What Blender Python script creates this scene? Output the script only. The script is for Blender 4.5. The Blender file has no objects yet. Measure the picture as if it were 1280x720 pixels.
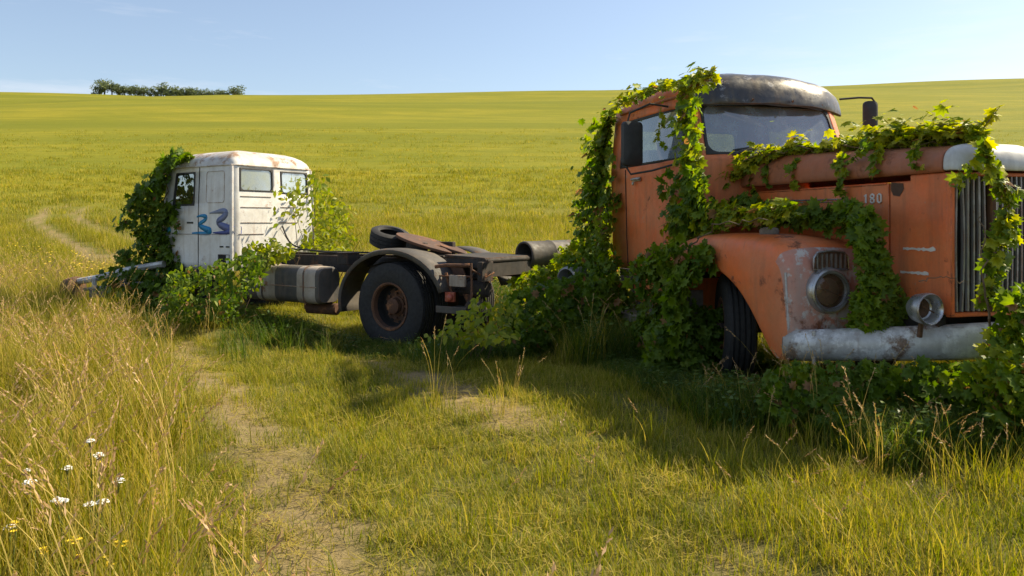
import bpy, math, random
import numpy as np
from mathutils import Vector, Matrix
R = math.radians
random.seed(7); rng = np.random.default_rng(11)
scene = bpy.context.scene; COL = scene.collection

# ------------------------------------------------------------------ camera, sky, sun, exposure
EYE, FOC, HZ = 1.57, 1000.0, 278.0          # eye height (m), focal length and horizon row for a 1280x720 frame
cam = bpy.data.cameras.new('camera'); cam_o = bpy.data.objects.new('camera', cam); COL.objects.link(cam_o)
cam_o.location = (0, 0, EYE); cam_o.rotation_euler = (R(90), 0, 0)
cam.sensor_width = 36; cam.lens = 36*FOC/1280; cam.shift_y = -(360-HZ)/1280; cam.clip_end = 5000; cam.clip_start = .05
scene.camera = cam_o
SUN_AZ = math.atan2(.91, .42); SUN_EL = R(41)   # azimuth measured from +Y towards +X
w = bpy.data.worlds.new('World'); scene.world = w; w.use_nodes = True
nt = w.node_tree; bg = nt.nodes['Background']; sky = nt.nodes.new('ShaderNodeTexSky')
sky.sky_type = 'NISHITA'; sky.sun_disc = False; sky.sun_elevation = SUN_EL; sky.sun_rotation = SUN_AZ
sky.air_density = 1.0; sky.dust_density = 1.0; sky.ozone_density = 1.6
tc = nt.nodes.new('ShaderNodeTexCoord'); mp = nt.nodes.new('ShaderNodeMapping'); mp.inputs['Scale'].default_value = (1, 1, 7)
cn = nt.nodes.new('ShaderNodeTexNoise'); cn.inputs['Scale'].default_value = 2.6; cn.inputs['Detail'].default_value = 7; cn.inputs['Roughness'].default_value = .62
cr = nt.nodes.new('ShaderNodeMapRange'); cr.inputs['From Min'].default_value = .5; cr.inputs['From Max'].default_value = .8; cr.inputs['To Max'].default_value = .62; cr.inputs['To Min'].default_value = .10
mx = nt.nodes.new('ShaderNodeMix'); mx.data_type = 'RGBA'; mx.inputs['B'].default_value = (6.2, 6.2, 6.6, 1)
nt.links.new(tc.outputs['Generated'], mp.inputs['Vector']); nt.links.new(mp.outputs[0], cn.inputs['Vector'])
nt.links.new(cn.outputs['Fac'], cr.inputs['Value']); nt.links.new(cr.outputs[0], mx.inputs['Factor'])
nt.links.new(sky.outputs[0], mx.inputs['A']); nt.links.new(mx.outputs['Result'], bg.inputs['Color'])
bg.inputs['Strength'].default_value = 0.092
sl = bpy.data.lights.new('sun', 'SUN'); so = bpy.data.objects.new('sun', sl); COL.objects.link(so)
sl.energy = 5.0; sl.angle = R(.6); sl.color = (1, .87, .62)
sd = Vector((math.sin(SUN_AZ)*math.cos(SUN_EL), math.cos(SUN_AZ)*math.cos(SUN_EL), math.sin(SUN_EL)))
so.rotation_euler = sd.to_track_quat('Z', 'Y').to_euler(); so.location = sd*50
vs = scene.view_settings; vs.view_transform = 'Standard'; vs.look = 'None'; vs.gamma = 1; vs.exposure = 0.85; vs.use_curve_mapping = False
scene.render.engine = 'CYCLES'; scene.cycles.max_bounces = 6; scene.cycles.transparent_max_bounces = 12
scene.cycles.diffuse_bounces = 3; scene.cycles.glossy_bounces = 3; scene.cycles.transmission_bounces = 4
scene.cycles.use_denoising = True

# ------------------------------------------------------------------ materials
def S(c): return tuple(c)+(1,) if len(c) == 3 else tuple(c)
class NT:
    def __init__(s, name):
        s.m = bpy.data.materials.new(name); s.m.use_nodes = True; s.t = s.m.node_tree; s.n = s.t.nodes
        s.b = s.n['Principled BSDF']; s.out = s.n['Material Output']; s.tc = s.n.new('ShaderNodeTexCoord')
    def new(s, ty, **kw):
        n = s.n.new(ty)
        for k, v in kw.items():
            if k in n.inputs: n.inputs[k].default_value = v
            else: setattr(n, k, v)
        return n
    def link(s, a, b): s.t.links.new(a, b)
    def noise(s, scale, detail=5, rough=.6, stretch=(1, 1, 1), coord='Object', off=0):
        mp = s.new('ShaderNodeMapping'); mp.inputs['Scale'].default_value = stretch; mp.inputs['Location'].default_value = (off, off*.7, off*.3)
        s.link(s.tc.outputs[coord], mp.inputs['Vector'])
        n = s.new('ShaderNodeTexNoise', Scale=scale, Detail=detail, Roughness=rough); s.link(mp.outputs[0], n.inputs['Vector']); return n.outputs['Fac']
    def rng(s, v, a, b, c=0, d=1):
        r = s.new('ShaderNodeMapRange'); r.inputs['From Min'].default_value = a; r.inputs['From Max'].default_value = b
        r.inputs['To Min'].default_value = c; r.inputs['To Max'].default_value = d; s.link(v, r.inputs['Value']); return r.outputs[0]
    def math(s, op, a, b=None):
        n = s.new('ShaderNodeMath', operation=op)
        for i, v in enumerate((a, b)):
            if v is None: continue
            if isinstance(v, (int, float)): n.inputs[i].default_value = v
            else: s.link(v, n.inputs[i])
        return n.outputs[0]
    def mix(s, f, a, b):
        n = s.new('ShaderNodeMix', data_type='RGBA')
        for k, v in (('Factor', f), ('A', a), ('B', b)):
            if isinstance(v, (int, float)): n.inputs[k].default_value = v
            elif isinstance(v, tuple): n.inputs[k].default_value = S(v)
            else: s.link(v, n.inputs[k])
        return n.outputs['Result']
    def attr(s, name):
        a = s.new('ShaderNodeAttribute', attribute_name=name); return a
    def bump(s, v, strength=.3, dist=.01):
        b = s.new('ShaderNodeBump', Strength=strength, Distance=dist); s.link(v, b.inputs['Height']); s.link(b.outputs[0], s.b.inputs['Normal'])
    def col(s, c): s.link(c, s.b.inputs['Base Color'])

def worn_paint(name, base, fade, rust=(.11, .035, .014), rust_amt=.5, rough=.5, streak=.5, chip=None, dirt=(.16, .12, .07), dirt_amt=.35, metal=0, chip_at=.58):
    """old paint: faded patches, rust blotches with dark cores, run marks down the sheet and grime"""
    k = NT(name)
    f = k.rng(k.noise(1.6, 6, .65), .38, .66); c = k.mix(f, base, fade)
    fine = k.rng(k.noise(38, 4, .7), .3, .75); c = k.mix(k.math('MULTIPLY', fine, .22), c, tuple(x*.55 for x in base))
    if chip:
        ch = k.rng(k.noise(5.5, 9, .72, off=4), chip_at, chip_at+.06); c = k.mix(ch, c, chip)
    st = k.rng(k.noise(7, 5, .6, stretch=(1, 1, .12), off=9), .5, .72); st = k.math('MULTIPLY', st, streak); c = k.mix(st, c, dirt)
    r1 = k.noise(3.1, 10, .74, off=2); rr = k.rng(r1, .70-.2*rust_amt, .78-.2*rust_amt)
    rc = k.mix(k.rng(k.noise(26, 5, .7), .35, .65), rust, tuple(x*2.1 for x in rust)); c = k.mix(rr, c, rc)
    d = k.math('MULTIPLY', k.rng(k.noise(2.2, 8, .7, off=15), .42, .72), dirt_amt); c = k.mix(d, c, dirt)
    bv = k.new('ShaderNodeBevel', Radius=.012); bv.samples = 4; ge = k.new('ShaderNodeNewGeometry'); dt = k.new('ShaderNodeVectorMath', operation='DOT_PRODUCT'); k.link(bv.outputs[0], dt.inputs[0]); k.link(ge.outputs['Normal'], dt.inputs[1])
    ew = k.math('MULTIPLY', k.rng(dt.outputs['Value'], .995, .93), k.rng(k.noise(9, 6, .75, off=21), .42, .56)); c = k.mix(ew, c, tuple(x*1.5 for x in rust))
    rn = k.math('MULTIPLY', k.rng(k.noise(11, 4, .55, stretch=(1, 1, .07), off=31), .60, .74), k.rng(k.noise(1.4, 3, .5, off=5), .42, .6)); c = k.mix(k.math('MULTIPLY', rn, .75*min(1, rust_amt*1.6)), c, tuple(x*1.4 for x in rust))
    k.col(c); k.link(k.math('ADD', k.rng(k.noise(12, 4), .3, .7, rough-.12, rough+.15), k.math('MULTIPLY', rr, .3)), k.b.inputs['Roughness'])
    k.b.inputs['Metallic'].default_value = metal
    k.bump(k.math('ADD', k.math('MULTIPLY', k.noise(1.9, 2, .4, off=40), 2.6), k.math('ADD', k.math('MULTIPLY', rr, .5), k.noise(5, 8, .6))), .42, .014); return k.m
def plain(name, c, rough=.6, metal=0, var=.35, scale=14, bump=.3):
    k = NT(name); k.col(k.mix(k.rng(k.noise(scale, 6, .65), .3, .7), tuple(x*(1-var) for x in c), tuple(min(1, x*(1+var)) for x in c)))
    k.b.inputs['Roughness'].default_value = rough; k.b.inputs['Metallic'].default_value = metal
    if bump: k.bump(k.noise(scale*2, 5), bump, .006)
    return k.m
def glassy(name, dirt=.25, tint=(.62, .72, .70), dirtcol=(.42, .44, .38), add=.0, mul=1.6):
    k = NT(name); tr = k.new('ShaderNodeBsdfTransparent'); tr.inputs['Color'].default_value = S(tint)
    gl = k.new('ShaderNodeBsdfGlossy', Roughness=.04); df = k.new('ShaderNodeBsdfDiffuse'); df.inputs['Color'].default_value = S(dirtcol)
    fr = k.new('ShaderNodeFresnel', IOR=1.55); fa = k.math('ADD', k.math('MULTIPLY', fr.outputs[0], mul), add)
    m1 = k.new('ShaderNodeMixShader'); k.link(fa, m1.inputs[0]); k.link(tr.outputs[0], m1.inputs[1]); k.link(gl.outputs[0], m1.inputs[2])
    m2 = k.new('ShaderNodeMixShader'); k.link(k.rng(k.noise(4, 8, .7), .3, .75, dirt*.3, dirt*1.7), m2.inputs[0]); k.link(m1.outputs[0], m2.inputs[1]); k.link(df.outputs[0], m2.inputs[2])
    k.link(m2.outputs[0], k.out.inputs['Surface']); return k.m
def leafy(name, c0, c1, c2, trans=.45, rough=.5, spec=.35, patch=0, dead=False):
    """leaf or blade: colour by the per-leaf 'tint' value, light passing through the blade"""
    k = NT(name); a = k.attr('tint').outputs['Fac']
    rp = k.new('ShaderNodeValToRGB'); e = rp.color_ramp.elements; e[0].color = S(c0); e[1].color = S(c2); x = e.new(.5); x.color = S(c1)
    if dead: x = e.new(.962); x.color = S(c2); e[-1].color = S((.26, .13, .05)); x = e.new(.972); x.color = S((.30, .17, .06))
    k.link(a, rp.inputs[0]); c = rp.outputs[0]
    if patch:
        k2 = k.new('ShaderNodeNewGeometry'); n = k.new('ShaderNodeTexNoise', Scale=patch, Detail=4, Roughness=.6); k.link(k2.outputs['Position'], n.inputs['Vector'])
        v = k.rng(n.outputs['Fac'], .3, .7, .7, 1.32); h = k.new('ShaderNodeHueSaturation'); k.link(c, h.inputs['Color']); k.link(v, h.inputs['Value'])
        k.link(k.rng(n.outputs['Fac'], .3, .7, .512, .488), h.inputs['Hue']); c = h.outputs[0]
    k.col(c); k.b.inputs['Roughness'].default_value = rough; k.b.inputs['Specular IOR Level'].default_value = spec
    t = k.new('ShaderNodeBsdfTranslucent'); h2 = k.new('ShaderNodeHueSaturation', Saturation=1.1, Value=1.5); k.link(c, h2.inputs['Color']); k.link(h2.outputs[0], t.inputs['Color'])
    m = k.new('ShaderNodeMixShader'); m.inputs[0].default_value = trans; k.link(k.b.outputs[0], m.inputs[1]); k.link(t.outputs[0], m.inputs[2]); k.link(m.outputs[0], k.out.inputs['Surface'])
    return k.m
M = {}
M['orange'] = worn_paint('worn_orange_paint', (.80, .155, .03), (.68, .21, .075), rust_amt=.52, streak=.38, chip=(.50, .28, .18), chip_at=.63, dirt_amt=.32, dirt=(.13, .07, .035))
M['orange_hood'] = worn_paint('faded_rusty_hood', (.46, .13, .05), (.38, .14, .07), rust_amt=.66, streak=.25, dirt_amt=.45, dirt=(.12, .07, .045), rough=.6)
M['orange_fender'] = worn_paint('rusty_fender_paint', (.80, .165, .032), (.68, .21, .075), rust_amt=.64, streak=.3, dirt_amt=.3, dirt=(.13, .07, .04))
M['orange_peel'] = worn_paint('peeled_fender_face', (.50, .14, .07), (.52, .27, .2), rust_amt=.6, chip=(.52, .47, .43), streak=.5, dirt=(.3, .26, .23), dirt_amt=.45, chip_at=.50)
M['white'] = worn_paint('weathered_white_paint', (.74, .73, .71), (.66, .65, .62), rust=(.20, .10, .055), rust_amt=.46, streak=.5, dirt=(.36, .30, .23), dirt_amt=.5, rough=.45)
M['white_roof'] = worn_paint('stained_white_roof', (.66, .64, .61), (.52, .49, .45), rust=(.2, .12, .075), rust_amt=.85, streak=.7, dirt=(.34, .27, .2), dirt_amt=.7, rough=.6)
M['cap'] = worn_paint('flaking_white_nose_paint', (.70, .70, .68), (.5, .5, .49), rust=(.14, .07, .04), rust_amt=.5, chip=(.22, .2, .18), streak=.3, dirt_amt=.4, rough=.4)
M['chrome'] = worn_paint('dull_chrome', (.55, .56, .57), (.40, .41, .42), rust=(.12, .06, .03), rust_amt=.35, streak=.3, dirt=(.2, .18, .15), dirt_amt=.5, rough=.32, metal=.75)
M['bumper'] = worn_paint('scabby_bumper_chrome', (.62, .62, .60), (.48, .47, .45), rust=(.14, .09, .06), rust_amt=.78, chip=(.74, .74, .72), chip_at=.50, streak=.35, dirt=(.2, .17, .13), dirt_amt=.8, rough=.45, metal=.2)
M['slat'] = worn_paint('dull_grille_bars', (.34, .34, .34), (.22, .22, .22), rust_amt=.45, streak=.3, dirt_amt=.4, rough=.45, metal=.4)
M['rust'] = worn_paint('rusted_steel', (.12, .052, .026), (.075, .04, .026), rust=(.2, .085, .035), rust_amt=.7, dirt=(.05, .04, .03), rough=.85)
M['black_steel'] = worn_paint('black_chassis_steel', (.022, .020, .019), (.04, .033, .028), rust=(.08, .038, .02), rust_amt=.7, dirt=(.07, .055, .04), dirt_amt=.3, rough=.85)
M['visor'] = worn_paint('dented_dark_visor', (.035, .036, .040), (.08, .08, .084), rust=(.14, .08, .05), rust_amt=.35, chip=(.3, .3, .3), dirt_amt=.3, rough=.36, metal=.45)
M['mudguard'] = worn_paint('grey_black_mudguard', (.05, .047, .044), (.09, .078, .067), rust=(.12, .06, .03), rust_amt=.58, dirt=(.14, .11, .08), dirt_amt=.35, rough=.7)
M['tank'] = worn_paint('burnt_tank_paint', (.055, .052, .05), (.10, .09, .08), rust=(.17, .085, .045), rust_amt=.55, dirt=(.16, .12, .09), dirt_amt=.4, rough=.7)
M['tank_bare'] = worn_paint('bare_tank_band', (.38, .31, .24), (.46, .40, .34), rust=(.16, .07, .03), rust_amt=.6, dirt=(.12, .09, .06), dirt_amt=.5, rough=.6)
M['rubber'] = plain('old_rubber', (.022, .021, .021), .82, 0, .4, 20, .4)
M['seal'] = plain('window_rubber', (.03, .03, .03), .7, 0, .3)
M['dark'] = plain('dark_cavity', (.012, .011, .010), .9)
M['engine'] = worn_paint('greasy_engine', (.03, .028, .025), (.05, .04, .03), rust_amt=.6, rough=.8)
M['grey'] = plain('weathered_grey_board', (.20, .17, .14), .9, 0, .4, 9)
M['glass'] = glassy('dusty_glass', .30, (.6, .68, .66), (.42, .49, .54), .20); M['glass_milky'] = glassy('milky_rear_glass', .55, (.5, .55, .48), (.33, .36, .29))
M['glass_dark'] = glassy('dark_door_glass', .14, (.16, .17, .14), (.07, .08, .05), 0, .5)
M['glass_rust'] = glassy('rust_stained_lens', .42, (.7, .6, .5), (.20, .12, .07)); M['lamp'] = plain('rusty_lamp_bowl', (.11, .055, .03), .5, .3, .6, 25)
M['seat_blue'] = plain('faded_blue_vinyl', (.09, .13, .22), .6, 0, .25)
M['letter'] = plain('cream_letters', (.62, .56, .5), .5, 0, .15)
M['red'] = worn_paint('red_lamp_paint', (.5, .06, .03), (.45, .12, .06), rust_amt=.5)
M['ivy'] = leafy('vine_leaf', (.055, .12, .010), (.17, .245, .014), (.42, .40, .02), .50, .5, .3, dead=True)  # ramp runs from shaded green to sunlit yellow leaf tones
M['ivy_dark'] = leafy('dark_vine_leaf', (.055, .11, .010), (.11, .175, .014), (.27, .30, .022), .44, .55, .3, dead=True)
M['bush'] = leafy('bush_leaf', (.08, .13, .012), (.17, .22, .016), (.36, .35, .025), .46)
M['weed'] = leafy('weed_leaf', (.035, .075, .012), (.07, .13, .018), (.16, .21, .03), .4)
M['stem'] = plain('vine_stem', (.13, .085, .045), .85, 0, .4)
M['grass_short'] = leafy('short_grass_blade', (.11, .145, .010), (.24, .24, .016), (.44, .34, .08), .42, .6, .2, patch=.9)
M['grass_mid'] = leafy('meadow_grass_blade', (.13, .155, .010), (.255, .24, .014), (.46, .35, .08), .42, .6, .2, patch=.5)
M['grass_tall'] = leafy('tall_grass_blade', (.11, .14, .010), (.24, .22, .016), (.47, .35, .10), .42, .6, .2, patch=.6)
M['grass_shade'] = leafy('shaded_grass_blade', (.045, .085, .010), (.10, .15, .016), (.30, .26, .07), .40, .6, .2, patch=.9)  # darker copy of the grass, truck shade put into its colour
M['seed'] = leafy('seed_head', (.30, .18, .08), (.44, .28, .14), (.56, .40, .22), .3)
M['petal_white'] = plain('white_petals', (.80, .78, .72), .7, 0, .06, 30, 0)
M['petal_yellow'] = plain('yellow_petals', (.80, .55, .02), .7, 0, .15, 30, 0)
M['stalk'] = plain('green_stalk', (.12, .15, .03), .8, 0, .3, 30, 0)
M['tree_leaf'] = leafy('hazed_tree_leaf', (.09, .12, .06), (.13, .16, .075), (.18, .21, .09), .4)  # paler, greyer leaf colour stands in for distance haze
M['bark'] = plain('bark', (.10, .075, .05), .95, 0, .4)

# ------------------------------------------------------------------ terrain
CX = np.array([-900, -600, -243, -162, -130, 0, 36, 161, 243, 600, 900.]); CH = np.array([60, 62, 63.8, 61.6, 63.2, 64.2, 64.4, 67.4, 70.6, 76, 78.])/64.8
def terrain(x, y):
    x = np.asarray(x, float); y = np.asarray(y, float)
    h = np.where(y < 18, 0, np.where(y < 60, .19*np.clip(y-18, 0, 42)**2/84, .19*(y-39)))
    yc = np.clip(y-350, 0, None); h = h-.19*np.minimum(yc, 80)**2/160 - .19*np.clip(yc-80, 0, None)*1.0
    h = h-np.clip(yc-30, 0, 60)*.19*.55
    g = np.interp(x, CX, CH); far = np.clip((y-18)/60, 0, 1)
    h = h*g + far*(.5*np.sin(x*.03+y*.021)+.35*np.sin(y*.06-x*.017+1))*np.clip((y-18)/150, 0, 1)
    dip = -.20*np.exp(-(((x+1.4)/2.6)**2+((y-10.7)/1.6)**2))
    lump = .035*np.sin(x*1.3+.7)*np.sin(y*1.1+.4)+.02*np.sin(x*3.1+y*2.3)
    return h+dip+lump*np.clip(1.2-np.abs(y-10)/60, .3, 1)
def ground_at(px, py):
    d = np.array([(px-640)/FOC, 1, (HZ-py)/FOC]); t = 2.0
    while t < 400:
        if EYE+d[2]*t < float(terrain(d[0]*t, t)): break
        t += .02+t*.003
    return Vector((d[0]*t, t, float(terrain(d[0]*t, t))))
# paths: worn earth traced in the photograph, kept as world polylines with a width
def G(lst): return np.array([ground_at(a, b)[:2] for a, b in lst])
paths = [(G([(216, 430), (262, 470), (300, 510), (335, 560), (378, 630), (410, 700)]), .28, .84), (G([(410, 700), (430, 760), (450, 900)]), .28, .8),
         (G([(440, 447), (485, 460), (540, 478), (590, 500), (625, 515), (655, 530)]), .30, .95),
         (G([(150, 318), (130, 334), (124, 328), (100, 312), (75, 298), (50, 284), (46, 273), (62, 262), (80, 257)]), .36, .9),
         (G([(230, 318), (165, 300), (130, 291), (102, 279), (94, 270), (103, 260)]), .32, .9),
         (G([(960, 760), (930, 720), (905, 690)]), .2, .5)]
def seg_dist(x, y, P):
    d = np.full(np.shape(x), 1e9)
    for a, b in zip(P[:-1], P[1:]):
        v = b-a; L = max((v**2).sum(), 1e-9); t = np.clip(((x-a[0])*v[0]+(y-a[1])*v[1])/L, 0, 1)
        d = np.minimum(d, np.hypot(x-a[0]-t*v[0], y-a[1]-t*v[1]))
    return d
def vnoise(x, y, s):
    x = np.asarray(x)/s; y = np.asarray(y)/s; xi = np.floor(x).astype(int); yi = np.floor(y).astype(int); fx = x-xi; fy = y-yi
    def h(a, b): return ((np.sin(a*127.1+b*311.7)*43758.5453) % 1)
    fx = fx*fx*(3-2*fx); fy = fy*fy*(3-2*fy)
    return (h(xi, yi)*(1-fx)+h(xi+1, yi)*fx)*(1-fy)+(h(xi, yi+1)*(1-fx)+h(xi+1, yi+1)*fx)*fy
def dirt(x, y):
    m = np.zeros(np.shape(x)); wob = (vnoise(x, y, .35)-.5)*.8+(vnoise(x, y, .12)-.5)*.6
    for P, wd, s in paths: m = np.maximum(m, s*np.clip(1.4-(seg_dist(x, y, P)/wd+wob), 0, 1))
    return m
lawn_poly = G([(150, 425), (230, 422), (330, 440), (420, 445), (520, 448), (640, 440), (720, 470), (820, 520), (880, 560), (930, 640), (960, 760), (960, 1500), (300, 1500), (235, 760), (205, 640), (190, 560), (175, 480)])
def in_poly(x, y, P):
    c = np.zeros(np.shape(x), bool); n = len(P)
    for i in range(n):
        a, b = P[i], P[(i+1) % n]; cond = ((a[1] > y) != (b[1] > y)) & (x < (b[0]-a[0])*(y-a[1])/(b[1]-a[1]+1e-12)+a[0]); c ^= cond
    return c

def mesh_np(name, V, F, mats, parent=None, mi=None, smooth=False, attrs=None, loc=None):
    """V (n,3) array, F list of faces or (m,k) array"""
    me = bpy.data.meshes.new(name); V = np.asarray(V, float)
    if isinstance(F, np.ndarray):
        k = F.shape[1]; me.vertices.add(len(V)); me.vertices.foreach_set('co', V.ravel()); me.loops.add(F.size); me.loops.foreach_set('vertex_index', F.ravel().astype(np.int32))
        me.polygons.add(len(F)); me.polygons.foreach_set('loop_start', np.arange(0, F.size, k, dtype=np.int32)); me.update(calc_edges=True)
    else: me.from_pydata([tuple(v) for v in V], [], [tuple(f) for f in F])
    for m in (mats if isinstance(mats, (list, tuple)) else [mats]): me.materials.append(m)
    if mi is not None: me.polygons.foreach_set('material_index', np.asarray(mi, np.int32))
    if attrs:
        for k2, v in attrs.items():
            a = me.attributes.new(k2, 'FLOAT', 'POINT'); a.data.foreach_set('value', np.asarray(v, np.float32))
    if smooth: me.polygons.foreach_set('use_smooth', np.ones(len(me.polygons), bool))
    me.update(); o = bpy.data.objects.new(name, me); COL.objects.link(o)
    if parent: o.parent = parent
    if loc is not None: o.location = loc
    return o
def tag(o, label=None, cat=None, group=None, kind=None):
    if label: o['label'] = label
    if cat: o['category'] = cat
    if group: o['group'] = group
    if kind: o['kind'] = kind
    return o
def empty(name, loc, rz=0):
    o = bpy.data.objects.new(name, None); COL.objects.link(o); o.location = loc; o.rotation_euler = (0, 0, rz); o.empty_display_size = .2; return o

ys = np.concatenate([np.arange(-12, 2, .8), np.arange(2, 14, .075), np.arange(14, 40, .25), 40*1.035**np.arange(0, 92)])
us = np.linspace(-1, 1, 241)
YY, UU = np.meshgrid(ys, us, indexing='ij'); XX = UU*(9+np.abs(YY)*1.25) - (1-np.abs(UU))*0
ZZ = terrain(XX, YY); n0, n1 = YY.shape
idx = np.arange(n0*n1).reshape(n0, n1); F = np.stack([idx[:-1, :-1], idx[:-1, 1:], idx[1:, 1:], idx[1:, :-1]], -1).reshape(-1, 4)
k = NT('meadow_ground'); P = k.new('ShaderNodeNewGeometry').outputs['Position']
def gn(scale, det=5, rough=.6, st=(1, 1, 1)):
    mp = k.new('ShaderNodeMapping'); mp.inputs['Scale'].default_value = st; k.link(P, mp.inputs['Vector'])
    n = k.new('ShaderNodeTexNoise', Scale=scale, Detail=det, Roughness=rough); k.link(mp.outputs[0], n.inputs['Vector']); return n.outputs['Fac']
soil = k.mix(k.rng(gn(9, 6, .7), .3, .7), (.20, .145, .07), (.36, .27, .14))
hill_rows = None
straw = k.mix(k.rng(gn(30, 5, .7), .35, .65), (.075, .085, .018), (.19, .165, .05))
hillc = k.mix(k.rng(gn(.045, 6, .6, (1, 2.2, 1)), .35, .65), (.20, .20, .014), (.31, .265, .022))
hillc = k.mix(k.math('MULTIPLY', k.rng(gn(.5, 6, .7, (.35, 1, 1)), .42, .68), .6), hillc, (.15, .16, .012))
hillc = k.mix(k.math('MULTIPLY', k.rng(gn(.02, 3, .5, (.35, 2.4, 1)), .48, .62), .7), hillc, (.15, .165, .012))
hillc = k.mix(k.math('MULTIPLY', k.rng(gn(6, 5, .8), .45, .7), .6), hillc, (.10, .11, .010))
wv = k.new('ShaderNodeTexWave', Scale=.07, Distortion=5.0, Detail=3); wv.bands_direction = 'Y'; wv.inputs['Detail Scale'].default_value = .25; k.link(P, wv.inputs['Vector']); hillc = k.mix(k.math('MULTIPLY', k.rng(wv.outputs['Fac'], .72, 1.), .35), hillc, (.13, .15, .012))
sep = k.new('ShaderNodeSeparateXYZ'); k.link(P, sep.inputs[0])
farf = k.rng(sep.outputs['Y'], 30, 62); c = k.mix(farf, straw, hillc)
c = k.mix(k.attr('dirt').outputs['Fac'], c, soil); k.col(c); k.b.inputs['Roughness'].default_value = .95; k.b.inputs['Specular IOR Level'].default_value = .1
k.bump(k.math('ADD', gn(25, 8, .7), k.math('MULTIPLY', gn(1.2, 6, .7), 3)), .6, .06)
ground = mesh_np('ground', np.stack([XX, YY, ZZ], -1).reshape(-1, 3), F, k.m, smooth=True, attrs={'dirt': dirt(XX, YY).ravel()*.95})
tag(ground, kind='structure')

# ------------------------------------------------------------------ mesh helpers
class MB:
    def __init__(s): s.v = []; s.f = []; s.mi = []; s.cur = 0; s.col = {}
    def add(s, vs, fs, mi=None):
        b = len(s.v); s.v += [tuple(v) for v in vs]; s.f += [tuple(b+i for i in f) for f in fs]; s.mi += [s.cur if mi is None else mi]*len(fs)
    def box(s, c, d, rot=None, mi=None):
        c = Vector(c); x, y, z = d[0]/2, d[1]/2, d[2]/2; P = [Vector((a*x, b*y, e*z)) for a in (-1, 1) for b in (-1, 1) for e in (-1, 1)]
        if rot is not None: P = [rot @ p for p in P]
        s.add([c+p for p in P], [(0, 1, 3, 2), (4, 6, 7, 5), (0, 4, 5, 1), (2, 3, 7, 6), (0, 2, 6, 4), (1, 5, 7, 3)], mi); return s
    def tube(s, pts, r, n=8, closed=False, mi=None, cap=True):
        pts = [Vector(p) for p in pts]; m = len(pts); rs = r if isinstance(r, (list, tuple)) else [r]*m; rings = []; up = None
        for i, p in enumerate(pts):
            a = pts[(i-1) % m] if (closed or i > 0) else p; b = pts[(i+1) % m] if (closed or i < m-1) else p
            t = (b-a).normalized() if (b-a).length > 1e-9 else Vector((0, 0, 1))
            if up is None: up = t.orthogonal().normalized()
            u = (up-t*up.dot(t)); u = u.normalized() if u.length > 1e-6 else t.orthogonal().normalized(); up = u; v = t.cross(u)
            rings.append([p+(u*math.cos(2*math.pi*j/n)+v*math.sin(2*math.pi*j/n))*rs[i] for j in range(n)])
        s.loft(rings, closed=closed, cap=cap and not closed, mi=mi); return s
    def loft(s, rings, closed=False, cap=True, ring_closed=True, mi=None):
        n = len(rings[0]); V = [p for r in rings for p in r]; F = []; m = len(rings)
        for i in range(m if closed else m-1):
            for j in range(n if ring_closed else n-1):
                a = i*n+j; b = i*n+(j+1) % n; c = ((i+1) % m)*n+(j+1) % n; d = ((i+1) % m)*n+j; F.append((a, b, c, d))
        if cap and ring_closed: F.append(tuple(range(n-1, -1, -1))); F.append(tuple((m-1)*n+j for j in range(n)))
        s.add(V, F, mi); return s
    def lathe(s, prof, c, axis, n=32, mi=None, closed=False, cap=True):
        """prof list of (distance along axis, radius)"""
        ax = Vector(axis).normalized(); u = ax.orthogonal().normalized(); v = ax.cross(u); c = Vector(c)
        s.loft([[c+ax*a+(u*math.cos(2*math.pi*j/n)+v*math.sin(2*math.pi*j/n))*r for j in range(n)] for a, r in prof], closed=closed, cap=cap and not closed, mi=mi); return s
    def prism(s, poly, off, mi=None):
        """poly: 3D points of a planar outline; off: thickness vector"""
        poly = [Vector(p) for p in poly]; off = Vector(off); n = len(poly)
        s.add(poly+[p+off for p in poly], [tuple(range(n-1, -1, -1)), tuple(range(n, 2*n))]+[(i, (i+1) % n, n+(i+1) % n, n+i) for i in range(n)], mi); return s
    def build(s, name, mats, parent=None, bevel=0, sharp=35, solid=0, subsurf=0, loc=None):
        me = bpy.data.meshes.new(name); me.from_pydata(s.v, [], s.f); mats = mats if isinstance(mats, (list, tuple)) else [mats]
        for m in mats: me.materials.append(m)
        me.polygons.foreach_set('material_index', s.mi); me.polygons.foreach_set('use_smooth', [True]*len(me.polygons)); me.update()
        me.set_sharp_from_angle(angle=R(sharp))
        o = bpy.data.objects.new(name, me); COL.objects.link(o)
        if parent: o.parent = parent
        if loc is not None: o.location = loc
        if solid: md = o.modifiers.new('thickness', 'SOLIDIFY'); md.thickness = solid; md.offset = -1
        if subsurf: md = o.modifiers.new('smooth', 'SUBSURF'); md.levels = md.render_levels = subsurf
        if bevel: md = o.modifiers.new('bevel', 'BEVEL'); md.width = bevel; md.segments = 2; md.limit_method = 'ANGLE'; md.angle_limit = R(40); md.harden_normals = False
        return o
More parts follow.
